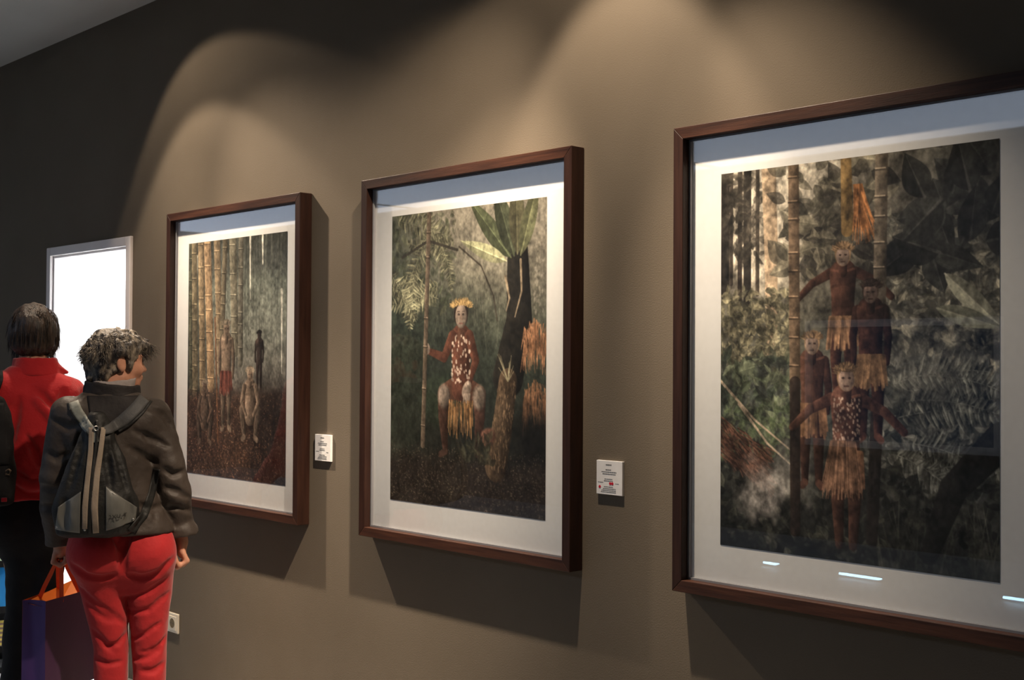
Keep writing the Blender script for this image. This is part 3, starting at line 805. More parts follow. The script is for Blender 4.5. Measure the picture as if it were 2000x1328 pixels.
class Field:
    def __init__(self, lo, hi, h):
        self.h = h
        self.lo = np.array(lo, float)
        self.n = np.ceil((np.array(hi, float) - self.lo) / h).astype(int) + 1
        self.ax = [self.lo[k] + np.arange(self.n[k]) * h for k in range(3)]
        self.D = np.full(tuple(self.n), 0.5, np.float32)
    def _blk(self, lo, hi):
        sl = []
        for k in range(3):
            a = max(0, int((lo[k] - self.lo[k]) / self.h)); b = min(self.n[k], int((hi[k] - self.lo[k]) / self.h) + 2)
            if a >= b: return None
            sl.append(slice(a, b))
        x = self.ax[0][sl[0]].astype(np.float32)[:, None, None]; y = self.ax[1][sl[1]].astype(np.float32)[None, :, None]; z = self.ax[2][sl[2]].astype(np.float32)[None, None, :]
        return tuple(sl), x, y, z
    def _comb(self, sl, d, k, op):
        a = self.D[sl]
        if op == 'add':
            h = np.clip(0.5 + 0.5 * (a - d) / k, 0, 1)
            self.D[sl] = a * (1 - h) + d * h - k * h * (1 - h)
        else:
            d = -d
            h = np.clip(0.5 - 0.5 * (a - d) / k, 0, 1)
            self.D[sl] = a * (1 - h) + d * h + k * h * (1 - h)
    def cone(self, a, b, ra, rb, k=0.02, op='add', flat=None):
        a, b = np.array(a, float), np.array(b, float)
        m = max(ra, rb) + k + 4 * self.h
        B = self._blk(np.minimum(a, b) - m, np.maximum(a, b) + m)
        if B is None: return self
        sl, x, y, z = B
        d = b - a; L2 = d @ d + 1e-12
        px, py, pz = x - a[0], y - a[1], z - a[2]
        t = np.clip((px * d[0] + py * d[1] + pz * d[2]) / L2, 0, 1)
        ex, ey, ez = px - t * d[0], py - t * d[1], pz - t * d[2]
        if flat is not None:
            ex, ey, ez = ex * flat[0], ey * flat[1], ez * flat[2]
        self._comb(sl, np.sqrt(ex * ex + ey * ey + ez * ez) - (ra + (rb - ra) * t), k, op)
        return self
    def chain(self, pts, rad, k=0.02, op='add'):
        for i in range(len(pts) - 1):
            self.cone(pts[i], pts[i + 1], rad[i], rad[i + 1], k if i == 0 else min(k, 0.012), op)
        return self
    def ell(self, c, r, k=0.02, op='add', ang=0.0, tilt=0.0):
        """ang turns about z; tilt then turns about the ellipsoid's own second axis"""
        c, r = np.array(c, float), np.array(r, float)
        m = r.max() + k + 4 * self.h
        B = self._blk(c - m, c + m)
        if B is None: return self
        sl, x, y, z = B
        x, y, z = x - c[0], y - c[1], z - c[2]
        ca, sa = math.cos(ang), math.sin(ang)
        u, v, w = x * ca + y * sa, -x * sa + y * ca, z
        if tilt:
            ct, st = math.cos(tilt), math.sin(tilt)
            u, w = u * ct + w * st, -u * st + w * ct
        k0 = np.sqrt((u / r[0]) ** 2 + (v / r[1]) ** 2 + (w / r[2]) ** 2)
        k1 = np.sqrt((u / r[0] ** 2) ** 2 + (v / r[1] ** 2) ** 2 + (w / r[2] ** 2) ** 2) + 1e-6
        self._comb(sl, k0 * (k0 - 1) / k1, k, op)
        return self
    def loft(self, secs, k=0.02, op='add', p=2.3, edge=0.01):
        """secs: (z, cx, cy, rx, ry) from bottom to top"""
        S = np.array(secs, float)
        m = max(S[:, 3].max(), S[:, 4].max()) + k + 4 * self.h
        lo = (S[:, 1].min() - m, S[:, 2].min() - m, S[0, 0] - m); hi = (S[:, 1].max() + m, S[:, 2].max() + m, S[-1, 0] + m)
        B = self._blk(lo, hi)
        if B is None: return self
        sl, x, y, z = B
        zz = z.ravel()
        # smooth (cosine-free) cubic-ish interpolation by double averaging of linear interpolation
        f = lambda j: ((np.interp(zz, S[:, 0], S[:, j]) * 2 + np.interp(zz - 0.025, S[:, 0], S[:, j]) + np.interp(zz + 0.025, S[:, 0], S[:, j])) / 4).astype(np.float32)[None, None, :]
        cx, cy, rx, ry = f(1), f(2), f(3), f(4)
        q = (np.abs((x - cx) / rx) ** p + np.abs((y - cy) / ry) ** p) ** (1.0 / p)
        d = (q - 1) * np.minimum(rx, ry)
        dz = np.maximum(S[0, 0] - z, z - S[-1, 0])
        e = edge
        d = np.minimum(np.maximum(d + e, dz + e), 0) + np.sqrt(np.maximum(d + e, 0) ** 2 + np.maximum(dz + e, 0) ** 2) - e
        self._comb(sl, d.astype(np.float32), k, op)
        return self
    def cut(self, fn):
        """keep only where fn(x,y,z) < 0"""
        x, y, z = self.ax[0][:, None, None], self.ax[1][None, :, None], self.ax[2][None, None, :]
        self.D = np.maximum(self.D, np.broadcast_to(fn(x, y, z), self.D.shape).astype(np.float32))
        return self
    def carve(self, f, gap=0.001):
        """take another field's solid out of this one"""
        g = np.meshgrid(*self.ax, indexing='ij')
        ok = np.ones(self.D.shape, bool); q = []
        for k in range(3):
            ok &= (g[k] >= f.lo[k]) & (g[k] <= f.lo[k] + (f.n[k] - 1) * f.h)
            q.append(np.clip(np.rint((g[k] - f.lo[k]) / f.h).astype(int), 0, f.n[k] - 1))
        self.D = np.maximum(self.D, np.where(ok, gap - f.D[tuple(q)], -1)).astype(np.float32)
        return self
    def folds(self, amp, freq, seed, where=None):
        m = np.abs(self.D) < 0.03
        idx = np.argwhere(m)
        p = (self.lo + idx * self.h).astype(np.float32)
        d = amp * _noise3(p, freq, seed) + 0.45 * amp * _noise3(p, np.asarray(freq) * 2.1, seed + 1)
        if where is not None:
            d = d * where(p)
        self.D[m] += d.astype(np.float32)
        return self
    def surf_y(self, X, Z):
        """y of the first surface met from the -y side at the given x, z arrays (nan if none)"""
        X, Z = np.asarray(X, float), np.asarray(Z, float)
        fx = np.clip((X - self.lo[0]) / self.h, 0, self.n[0] - 2); fz = np.clip((Z - self.lo[2]) / self.h, 0, self.n[2] - 2)
        ix, iz = fx.astype(int), fz.astype(int); tx, tz = fx - ix, fz - iz
        col = (self.D[ix, :, iz] * ((1 - tx) * (1 - tz))[:, None] + self.D[ix + 1, :, iz] * (tx * (1 - tz))[:, None]
               + self.D[ix, :, iz + 1] * ((1 - tx) * tz)[:, None] + self.D[ix + 1, :, iz + 1] * (tx * tz)[:, None])
        inside = col < 0
        has = inside.any(1); j = np.argmax(inside, 1); j = np.maximum(j, 1)
        n = np.arange(len(X)); a, b = col[n, j - 1], col[n, j]
        t = np.clip(a / (a - b + 1e-9), 0, 1)
        y = self.lo[1] + (j - 1 + t) * self.h
        return np.where(has, y, np.nan)
    def mesh(self, name, mat, parent, smooth_it=1):
        D = self.D; S = D < 0
        nx, ny, nz = D.shape
        c = np.zeros((nx - 1, ny - 1, nz - 1), np.uint8)
        for a in (0, 1):
            for b in (0, 1):
                for d in (0, 1):
                    c += S[a:nx - 1 + a, b:ny - 1 + b, d:nz - 1 + d]
        act = (c > 0) & (c < 8)
        idx = np.argwhere(act)
        acc = np.zeros((len(idx), 3)); cnt = np.zeros(len(idx))
        cor = [(a, b, d) for a in (0, 1) for b in (0, 1) for d in (0, 1)]
        for i in range(8):
            for j in range(i + 1, 8):
                df = [abs(cor[i][k] - cor[j][k]) for k in range(3)]
                if sum(df) != 1: continue
                p, q = idx + cor[i], idx + cor[j]
                dp, dq = D[tuple(p.T)], D[tuple(q.T)]
                m = (dp < 0) != (dq < 0)
                t = (dp / (dp - dq + 1e-12))[m][:, None]
                acc[m] += p[m] + (q[m] - p[m]) * t; cnt[m] += 1
        V = acc / cnt[:, None]
        ID = np.full(act.shape, -1, np.int32); ID[act] = np.arange(len(idx))
        F = []
        for ax in range(3):
            a = [slice(None)] * 3; b = [slice(None)] * 3
            a[ax] = slice(0, -1); b[ax] = slice(1, None)
            e = np.argwhere(S[tuple(a)] != S[tuple(b)])
            o1, o2 = [(1, 2), (2, 0), (0, 1)][ax]
            ok = (e[:, o1] > 0) & (e[:, o2] > 0) & (e[:, o1] < D.shape[o1] - 1) & (e[:, o2] < D.shape[o2] - 1)
            e = e[ok]
            d1 = np.zeros(3, int); d2 = np.zeros(3, int); d1[o1] = 1; d2[o2] = 1
            q = np.stack([ID[tuple((e - d1 - d2).T)], ID[tuple((e - d2).T)], ID[tuple(e.T)], ID[tuple((e - d1).T)]], 1)
            ins = S[tuple(e.T)]
            q[~ins] = q[~ins][:, ::-1]
            F.append(q)
        F = np.concatenate(F)
        F = F[(F >= 0).all(1)]
        for _ in range(smooth_it):
            s = np.zeros_like(V); n = np.zeros(len(V))
            for k in range(4):
                np.add.at(s, F[:, k], V[F[:, (k + 1) % 4]]); np.add.at(s, F[:, (k + 1) % 4], V[F[:, k]])
                np.add.at(n, F[:, k], 1); np.add.at(n, F[:, (k + 1) % 4], 1)
            V = V * 0.5 + 0.5 * s / np.maximum(n, 1)[:, None]
        return mesh_obj(name, self.lo + V * self.h, F, mat, parent, True)

def ribbon(name, field, pts, width, off, thick, mat, parent, n=40, ys=None):
    """webbing band laid on the field's back surface along a centre line given in (x, z)"""
    P = np.array(pts, float)
    t = np.linspace(0, len(P) - 1, n)
    cx, cz = np.interp(t, range(len(P)), P[:, 0]), np.interp(t, range(len(P)), P[:, 1])
    for _ in range(3):
        cx[1:-1] = (cx[:-2] + 2 * cx[1:-1] + cx[2:]) / 4; cz[1:-1] = (cz[:-2] + 2 * cz[1:-1] + cz[2:]) / 4
    wd = np.interp(t, range(len(P)), width) if hasattr(width, '__len__') else np.full(n, width)
    dx, dz = np.gradient(cx), np.gradient(cz); l = np.hypot(dx, dz) + 1e-9
    nx, nz = -dz / l, dx / l
    rows = []
    K = 5
    for k in range(K):
        s = (k / (K - 1) - 0.5)
        X, Z = cx + nx * wd * s, cz + nz * wd * s
        y = field.surf_y(X, Z)
        rows.append((X, y, Z))
    Y = np.array([r[1] for r in rows])
    med = np.nanmedian(Y, 0); good = ~np.isnan(med)
    med = np.interp(np.arange(n), np.arange(n)[good], med[good]) if good.any() else np.zeros(n)
    Y = np.where(np.isnan(Y), med[None], Y)
    Y = np.minimum(Y, med[None] + 0.012)
    for _ in range(2):
        Y[:, 1:-1] = np.minimum(Y[:, 1:-1], (Y[:, :-2] + Y[:, 2:]) / 2)
    v, f = [], []
    for lay, o in ((0, off + thick), (1, off - 0.004)):
        for k in range(K):
            for i in range(n):
                v.append((rows[k][0][i], Y[k, i] - o, rows[k][2][i]))
    I = lambda lay, k, i: lay * K * n + k * n + i
    for k in range(K - 1):
        for i in range(n - 1):
            f.append((I(0, k, i), I(0, k, i + 1), I(0, k + 1, i + 1), I(0, k + 1, i)))
            f.append((I(1, k, i), I(1, k + 1, i), I(1, k + 1, i + 1), I(1, k, i + 1)))
    for i in range(n - 1):
        f.append((I(0, 0, i), I(1, 0, i), I(1, 0, i + 1), I(0, 0, i + 1)))
        f.append((I(0, K - 1, i), I(0, K - 1, i + 1), I(1, K - 1, i + 1), I(1, K - 1, i)))
    for k in range(K - 1):
        f.append((I(0, k, 0), I(0, k + 1, 0), I(1, k + 1, 0), I(1, k, 0)))
        f.append((I(0, k, n - 1), I(1, k, n - 1), I(1, k + 1, n - 1), I(0, k + 1, n - 1)))
    return mesh_obj(name, v, f, mat, parent, True)

def patch(name, field, corners, off, thick, mat, parent, nu=24, nv=20):
    """four-cornered cloth panel (x,z corners: bottom-left, bottom-right, top-right, top-left) laid on the surface"""
    c = np.array(corners, float)
    u, v = np.meshgrid(np.linspace(0, 1, nu), np.linspace(0, 1, nv))
    X = (c[0, 0] * (1 - u) + c[1, 0] * u) * (1 - v) + (c[3, 0] * (1 - u) + c[2, 0] * u) * v
    Z = (c[0, 1] * (1 - u) + c[1, 1] * u) * (1 - v) + (c[3, 1] * (1 - u) + c[2, 1] * u) * v
    Y = field.surf_y(X.ravel(), Z.ravel()).reshape(X.shape)
    Y = np.where(np.isnan(Y), np.nanmedian(Y), Y)
    for _ in range(2):
        Y[1:-1, 1:-1] = (Y[1:-1, 1:-1] * 2 + Y[:-2, 1:-1] + Y[2:, 1:-1] + Y[1:-1, :-2] + Y[1:-1, 2:]) / 6
    vs_, fs = [], []
    N = nu * nv
    for o in (off + thick, off - 0.004):
        for j in range(nv):
            for i in range(nu):
                vs_.append((X[j, i], Y[j, i] - o, Z[j, i]))
    for j in range(nv - 1):
        for i in range(nu - 1):
            a = j * nu + i
            fs.append((a, a + 1, a + nu + 1, a + nu)); fs.append((N + a, N + a + nu, N + a + nu + 1, N + a + 1))
    bd = [i for i in range(nu)] + [j * nu + nu - 1 for j in range(1, nv)] + [(nv - 1) * nu + i for i in range(nu - 2, -1, -1)] + [j * nu for j in range(nv - 2, 0, -1)]
    for a, b in zip(bd, bd[1:] + bd[:1]):
        fs.append((a, N + a, N + b, b))
    return mesh_obj(name, vs_, fs, mat, parent, True)

def fold(F, pts, r=0.006, k=0.014, op='sub'):
    """crease (or ridge) along a line on the back surface; y is taken from the surface"""
    P = np.array([(p[0], p[-1]) for p in pts], float)
    t = np.linspace(0, len(P) - 1, 4 * (len(P) - 1) + 1)
    x, z = np.interp(t, range(len(P)), P[:, 0]), np.interp(t, range(len(P)), P[:, 1])
    y = F.surf_y(x, z)
    g_ = ~np.isnan(y)
    if g_.sum() < 3: return
    x, y, z = x[g_], y[g_] + (0 if op == 'sub' else 0.45 * r), z[g_]
    m = len(x)
    rad = [r * (0.25 + 0.75 * math.sin(math.pi * i / (m - 1))) for i in range(m)]
    for i in range(m - 1):
        F.cone((x[i], y[i], z[i]), (x[i + 1], y[i + 1], z[i + 1]), rad[i], rad[i + 1], k, op)

# cloth materials
M['skin'] = noisy('skin', (0.42, 0.20, 0.125), (0.50, 0.25, 0.165), 40, 0.5, 0.35, bump=0.05, bscale=300)
M['skin'].node_tree.nodes['Principled BSDF'].inputs['Subsurface Weight'].default_value = 0.08
M['skin'].node_tree.nodes['Principled BSDF'].inputs['Subsurface Radius'].default_value = (0.012, 0.004, 0.002)
M['hair_grey'] = noisy('salt_and_pepper_hair', (0.018, 0.014, 0.013), (0.30, 0.25, 0.19), 46, 0.42, 0.5, bump=0.5, bscale=160, stretch=(1.2, 1.2, 0.45), ramp=(0.42, 0.72))
M['hair_brown'] = noisy('dark_brown_hair', (0.014, 0.009, 0.007), (0.075, 0.047, 0.032), 60, 0.4, 0.5, bump=0.5, bscale=170, stretch=(1.4, 1.4, 0.16), ramp=(0.40, 0.78))
M['jacket'] = noisy('dark_brown_nylon', (0.034, 0.025, 0.020), (0.048, 0.036, 0.029), 7, 0.60, 0.40, bump=0.25, bscale=55, stretch=(1, 1, 0.8))
M['jacket_dark'] = noisy('black_brown_collar', (0.010, 0.008, 0.009), (0.016, 0.013, 0.013), 9, 0.7, 0.3, bump=0.2, bscale=60)
M['fleece'] = noisy('red_fleece', (0.34, 0.008, 0.012), (0.42, 0.012, 0.016), 6, 0.8, 0.2, bump=0.2, bscale=120, sheen=0.3)
M['red_trousers'] = noisy('red_cotton', (0.34, 0.013, 0.016), (0.40, 0.017, 0.020), 6, 0.75, 0.25, bump=0.18, bscale=60, sheen=0.15)
M['black_cloth'] = noisy('black_cloth', (0.006, 0.006, 0.007), (0.011, 0.011, 0.012), 9, 0.8, 0.2, bump=0.2, bscale=70)
M['shirt'] = noisy('grey_white_shirt', (0.24, 0.21, 0.20), (0.32, 0.28, 0.27), 30, 0.8, 0.2)
M['shoe'] = noisy('dark_leather', (0.012, 0.010, 0.009), (0.02, 0.017, 0.015), 20, 0.45, 0.4)
M['pack_black'] = noisy('black_pack_fabric', (0.008, 0.008, 0.008), (0.014, 0.014, 0.013), 12, 0.6, 0.35, bump=0.25, bscale=80)
M['pack_grey'] = noisy('grey_coated_fabric', (0.115, 0.115, 0.105), (0.150, 0.150, 0.138), 9, 0.33, 0.5, bump=0.35, bscale=26, stretch=(1, 1, 0.35))
M['strap_grey'] = noisy('grey_strap_webbing', (0.19, 0.20, 0.18), (0.23, 0.24, 0.215), 16, 0.6, 0.3, bump=0.15, bscale=120)
M['strap_dark'] = noisy('dark_grey_strap_webbing', (0.060, 0.060, 0.062), (0.075, 0.075, 0.076), 16, 0.6, 0.3, bump=0.15, bscale=120)
M['tape'] = noisy('beige_tape', (0.27, 0.215, 0.165), (0.33, 0.27, 0.21), 22, 0.7, 0.2, bump=0.15, bscale=150)
M['text_black'] = principled('black_lettering', (0.006, 0.006, 0.006), 0.6)[0]
M['purple'] = noisy('purple_paper', (0.060, 0.030, 0.140), (0.072, 0.036, 0.160), 5, 0.5, 0.4, bump=0.15, bscale=14)
M['purple_shaded'] = noisy('purple_paper_shaded', (0.070, 0.024, 0.075), (0.080, 0.028, 0.085), 5, 0.5, 0.4, bump=0.15, bscale=14)  # same purple paper, the shaded face's darker tone put into the colour
M['orange'] = noisy('orange_paper', (0.72, 0.17, 0.012), (0.80, 0.21, 0.02), 8, 0.6, 0.3)
M['ribbon_red'] = noisy('orange_red_ribbon', (0.62, 0.075, 0.018), (0.72, 0.10, 0.025), 20, 0.6, 0.3)

def person_root(x, y, label, ex):
    e = empty('person', (x, y, 0), math.atan2(ex[1], ex[0]))
    tag(e, label, 'person')
    return e

def strands(mb, roots, n, length, rad, curl, droop, seed, outw=0.35):
    """thin tapered locks; roots(rng) -> (point, outward normal, flow direction)"""
    r = random.Random(seed)
    for _ in range(n):
        p, nrm, flow = roots(r)
        p, nrm, flow = Vector(p), Vector(nrm), Vector(flow)
        L_ = length * r.uniform(0.6, 1.35); k = 5
        d = (flow + nrm * outw * r.uniform(0.2, 1.3) + Vector((r.uniform(-1, 1), r.uniform(-1, 1), r.uniform(-1, 1))) * curl).normalized()
        pts = [p]
        for i in range(k):
            d = (d + Vector((0, 0, -droop)) + Vector((r.uniform(-1, 1), r.uniform(-1, 1), r.uniform(-1, 1))) * curl * 0.6).normalized()
            pts.append(pts[-1] + d * L_ / k)
        ra = rad * r.uniform(0.6, 1.3)
        mb.tube(pts, [ra * (1 - 0.85 * i / k) for i in range(k + 1)], 3, caps=False)

def join_into(o, mb):
    """append the lock geometry to a mesh object"""
    me = o.data
    n = len(me.vertices)
    co = np.empty(n * 3, np.float32); me.vertices.foreach_get('co', co)
    v = [tuple(p) for p in co.reshape(-1, 3)] + mb.v
    f = [tuple(p.vertices) for p in me.polygons] + [tuple(i + n for i in q) for q in mb.f]
    new = bpy.data.meshes.new(me.name)
    new.from_pydata(v, [], f); new.update()
    new.polygons.foreach_set('use_smooth', np.ones(len(new.polygons), dtype=bool))
    new.materials.append(me.materials[0])
    o.data = new
    bpy.data.meshes.remove(me)

def add_head(F, c, yaw, neck0, k=0.02):
    """head looking along (sin yaw, cos yaw); c is the middle of the skull"""
    c = np.array(c, float)
    d = np.array([math.sin(yaw), math.cos(yaw), 0]); r = np.array([math.cos(yaw), -math.sin(yaw), 0]); u = np.array([0, 0, 1.0])
    ang = math.atan2(d[1], d[0])
    at = lambda a, b, e: c + d * a + r * b + u * e
    F.ell(at(-0.008, 0, 0.018), (0.094, 0.074, 0.084), k, ang=ang)          # skull
    F.ell(at(0.030, 0, -0.038), (0.062, 0.058, 0.070), 0.03, ang=ang)        # face
    F.ell(at(0.058, 0, -0.088), (0.026, 0.028, 0.022), 0.03, ang=ang)        # chin
    F.cone(at(0.010, 0.046, -0.072), at(0.056, 0.018, -0.092), 0.018, 0.016, 0.025)
    F.cone(at(0.010, -0.046, -0.072), at(0.056, -0.018, -0.092), 0.018, 0.016, 0.025)
    F.ell(at(0.078, 0, 0.012), (0.014, 0.046, 0.012), 0.02, ang=ang)         # brow
    F.cone(at(0.086, 0, -0.006), at(0.104, 0, -0.040), 0.008, 0.0105, 0.012) # nose
    for s in (-1, 1):
        F.ell(at(0.092, 0.011 * s, -0.042), (0.010, 0.007, 0.007), 0.008, ang=ang)
        F.ell(at(0.089, 0.031 * s, -0.007), (0.012, 0.014, 0.010), 0.010, 'sub', ang=ang)
        F.ell(at(0.077, 0.031 * s, -0.007), (0.0115, 0.0125, 0.0115), 0.004, ang=ang)
        F.ell(at(0.066, 0.036 * s, -0.040), (0.022, 0.020, 0.020), 0.02, ang=ang)
        F.ell(at(-0.004, 0.077 * s, -0.018), (0.018, 0.008, 0.031), 0.006, ang=ang, tilt=0.2)
        F.ell(at(0.003, 0.086 * s, -0.016), (0.009, 0.005, 0.016), 0.006, 'sub', ang=ang, tilt=0.2)
    F.ell(at(0.090, 0, -0.064), (0.010, 0.021, 0.0055), 0.007, ang=ang)      # lips
    F.ell(at(0.087, 0, -0.074), (0.011, 0.018, 0.0065), 0.007, ang=ang)
    F.cone(neck0, at(-0.022, 0, -0.055), 0.058, 0.052, 0.03)
    return at, d, r, ang

def fingers(F, knuckles, mids, tips, rad=0.0085):
    for a, b, t in zip(knuckles, mids, tips):
        F.cone(a, b, rad * 1.08, rad, 0.008)
        F.cone(b, t, rad, rad * 0.82, 0.004)

# ================================================================== woman in brown jacket
W = person_root(-4.154, -0.690, 'person in brown jacket and red trousers with head turned to the bamboo picture', (0.440, 0.898))
ARM_L = [(-0.165, -0.012, 1.305), (-0.203, -0.015, 1.08), (-0.207, 0.05, 0.97), (-0.196, 0.12, 0.845)]
ARM_R = [(0.120, -0.015, 1.295), (0.172, -0.040, 1.12), (0.196, -0.030, 1.02), (0.214, 0.02, 0.905), (0.218, 0.026, 0.868)]
B = Field((-0.30, -0.20, -0.005), (0.32, 0.28, 1.64), 0.0046)
B.loft([(0.74, 0.018, 0, 0.15, 0.09), (0.86, 0.015, 0, 0.155, 0.10), (1.02, -0.01, 0, 0.125, 0.085), (1.20, -0.02, 0, 0.135, 0.09), (1.30, -0.02, 0, 0.13, 0.075), (1.36, -0.022, 0, 0.085, 0.06)], 0.02)
B.chain(ARM_L, [0.045, 0.040, 0.036, 0.026], 0.03)
B.chain(ARM_R, [0.045, 0.040, 0.036, 0.030, 0.026], 0.03)
for cx in (-0.05, 0.10):
    B.chain([(cx, 0.0, 0.78), ((cx + (-0.012 if cx < 0 else 0.115)) / 2, 0.02, 0.50), (-0.012 if cx < 0 else 0.115, 0.0, 0.09)], [0.075, 0.046, 0.034], 0.03)
    fx = -0.012 if cx < 0 else 0.115
    B.cone((fx, -0.015, 0.045), (fx + 0.02, 0.13, 0.030), 0.034, 0.026, 0.02)
at, hd, hr, hang = add_head(B, (-0.012, 0.028, 1.500), math.radians(72), (-0.028, 0.0, 1.35))
# right hand, loosely closed, thumb forward
wx, wy, wz = 0.218, 0.026, 0.868
B.cone((wx, wy, wz), (0.222, 0.030, 0.835), 0.025, 0.026, 0.012)
B.ell((0.224, 0.028, 0.815), (0.019, 0.040, 0.042), 0.015)
yy = [-0.006, 0.014, 0.034, 0.053]
fingers(B, [(0.230, y, 0.796 - 0.004 * i) for i, y in enumerate(yy)],
        [(0.243 - 0.003 * i, y - 0.004, 0.768 - 0.007 * i) for i, y in enumerate(yy)],
        [(0.216 - 0.002 * i, y - 0.010, 0.752 - 0.005 * i) for i, y in enumerate(yy)], 0.0095)
fingers(B, [(0.216 - 0.002 * i, y - 0.010, 0.752 - 0.005 * i) for i, y in enumerate(yy)],
        [(0.205, y - 0.012, 0.768 - 0.004 * i) for i, y in enumerate(yy)],
        [(0.203, y - 0.012, 0.786 - 0.006 * i) for i, y in enumerate(yy)], 0.0082)
B.chain([(0.210, 0.046, 0.838), (0.196, 0.056, 0.806), (0.196, 0.044, 0.774)], [0.014, 0.011, 0.009], 0.012)
# left hand closed round the bag handles
B.cone((-0.196, 0.12, 0.845), (-0.194, 0.138, 0.815), 0.025, 0.025, 0.012)
B.ell((-0.194, 0.142, 0.800), (0.020, 0.040, 0.030), 0.015)
yl = [0.112, 0.131, 0.151, 0.170]
fingers(B, [(-0.212, y, 0.792) for y in yl], [(-0.218, y, 0.764 - 0.002 * i) for i, y in enumerate(yl)], [(-0.194, y - 0.003, 0.752) for y in yl], 0.0092)
fingers(B, [(-0.194, y - 0.003, 0.752) for y in yl], [(-0.178, y - 0.003, 0.762) for y in yl], [(-0.177, y, 0.780 - 0.002 * i) for i, y in enumerate(yl)], 0.0080)
B.chain([(-0.182, 0.158, 0.806), (-0.170, 0.150, 0.782), (-0.176, 0.132, 0.768)], [0.013, 0.011, 0.009], 0.01)
B.mesh('body', M['skin'], W)
# hair
Hf = Field((-0.16, -0.12, 1.38), (0.17, 0.19, 1.64), 0.0045)
Hf.ell(at(-0.010, 0, 0.024), (0.098, 0.088, 0.086), 0.02, ang=hang)
Hf.ell(at(-0.044, 0, -0.012), (0.062, 0.076, 0.078), 0.03, ang=hang)
Hf.ell(at(0.052, 0.006, 0.052), (0.062, 0.062, 0.040), 0.03, ang=hang)
Hf.ell(at(0.098, 0.010, 0.028), (0.032, 0.052, 0.024), 0.025, ang=hang)
Hf.ell(at(0.006, 0.062, 0.018), (0.050, 0.030, 0.050), 0.02, ang=hang)
Hf.ell(at(0.006, -0.062, 0.018), (0.050, 0.030, 0.050), 0.02, ang=hang)
Hf.ell(at(0.024, 0.068, -0.016), (0.014, 0.012, 0.028), 0.012, ang=hang)
Hf.ell(at(-0.062, 0, -0.075), (0.036, 0.056, 0.038), 0.025, ang=hang)
Hf.ell(at(0.100, 0, -0.052), (0.070, 0.10, 0.066), 0.012, 'sub', ang=hang)
Hf.ell(at(-0.002, 0.094, -0.022), (0.023, 0.032, 0.034), 0.010, 'sub', ang=hang)
Hf.folds(0.0075, (48, 48, 40), 21).folds(0.003, (120, 120, 90), 22)
ho = Hf.mesh('hair', M['hair_grey'], W)
mb = MB()
def roots_w(r):
    while True:
        th, ph = r.uniform(0, 2 * math.pi), math.acos(r.uniform(-0.35, 1))
        n_ = np.array([math.cos(th) * math.sin(ph), math.sin(th) * math.sin(ph), math.cos(ph)])
        if n_[0] > 0.55 and n_[2] < 0.25: continue
        if abs(n_[1]) > 0.7 and n_[2] < 0.1 and n_[0] > -0.4: continue
        p = at(-0.014 + 0.100 * n_[0], 0.086 * n_[1], 0.020 + 0.086 * n_[2])
        nw = hd * n_[0] + hr * n_[1] + np.array([0, 0, n_[2]])
        fl = hd * (0.5 if n_[2] > 0.3 else -0.2) + hr * n_[1] * 0.4 + np.array([0, 0, -0.5])
        return p, nw, fl
strands(mb, roots_w, 1700, 0.028, 0.0016, 0.5, 0.14, 5, 0.32)
def roots_f(r):
    b = r.uniform(-0.05, 0.055)
    return at(0.085 + r.uniform(-0.03, 0.02), b, 0.045 + r.uniform(-0.02, 0.015)), hd * 0.6 + np.array([0, 0, 0.6]), hd * 0.9 + hr * 0.2
strands(mb, roots_f, 260, 0.050, 0.0016, 0.45, 0.34, 6, 0.3)
def roots_n(r):
    b = r.uniform(-0.055, 0.055)
    return at(-0.085 + abs(b) * 0.3, b, -0.060 + r.uniform(-0.02, 0.02)), -hd, np.array([0, 0, -1.0]) - hd * 0.1
strands(mb, roots_n, 200, 0.040, 0.0016, 0.25, 0.25, 7, 0.2)
join_into(ho, mb)
for s in (-1, 1):
    ey_ = Field(at(0.0815, 0.031 * s, -0.007) - 0.016, at(0.0815, 0.031 * s, -0.007) + 0.016, 0.0022).ell(at(0.0815, 0.031 * s, -0.0075), (0.0105, 0.0105, 0.0095), 0.002)
    ey_.mesh('eye', principled('dark_eye', (0.03, 0.02, 0.016), 0.15)[0], W)
# shirt collar
Sc = Field((-0.14, -0.10, 1.36), (0.10, 0.12, 1.47), 0.0045)
Sc.loft([(1.375, -0.026, 0.002, 0.078, 0.074), (1.41, -0.020, 0.004, 0.076, 0.070), (1.438, -0.010, 0.010, 0.074, 0.066)], 0.01, edge=0.004)
Sc.loft([(1.40, -0.020, 0.006, 0.066, 0.062), (1.46, -0.012, 0.010, 0.066, 0.060)], 0.006, 'sub')
Sc.cut(lambda x, y, z: z - (1.430 + 0.06 * x + 0.12 * y))
Sc.folds(0.002, (30, 30, 12), 4)
Sc.mesh('shirt_collar', M['shirt'], W)
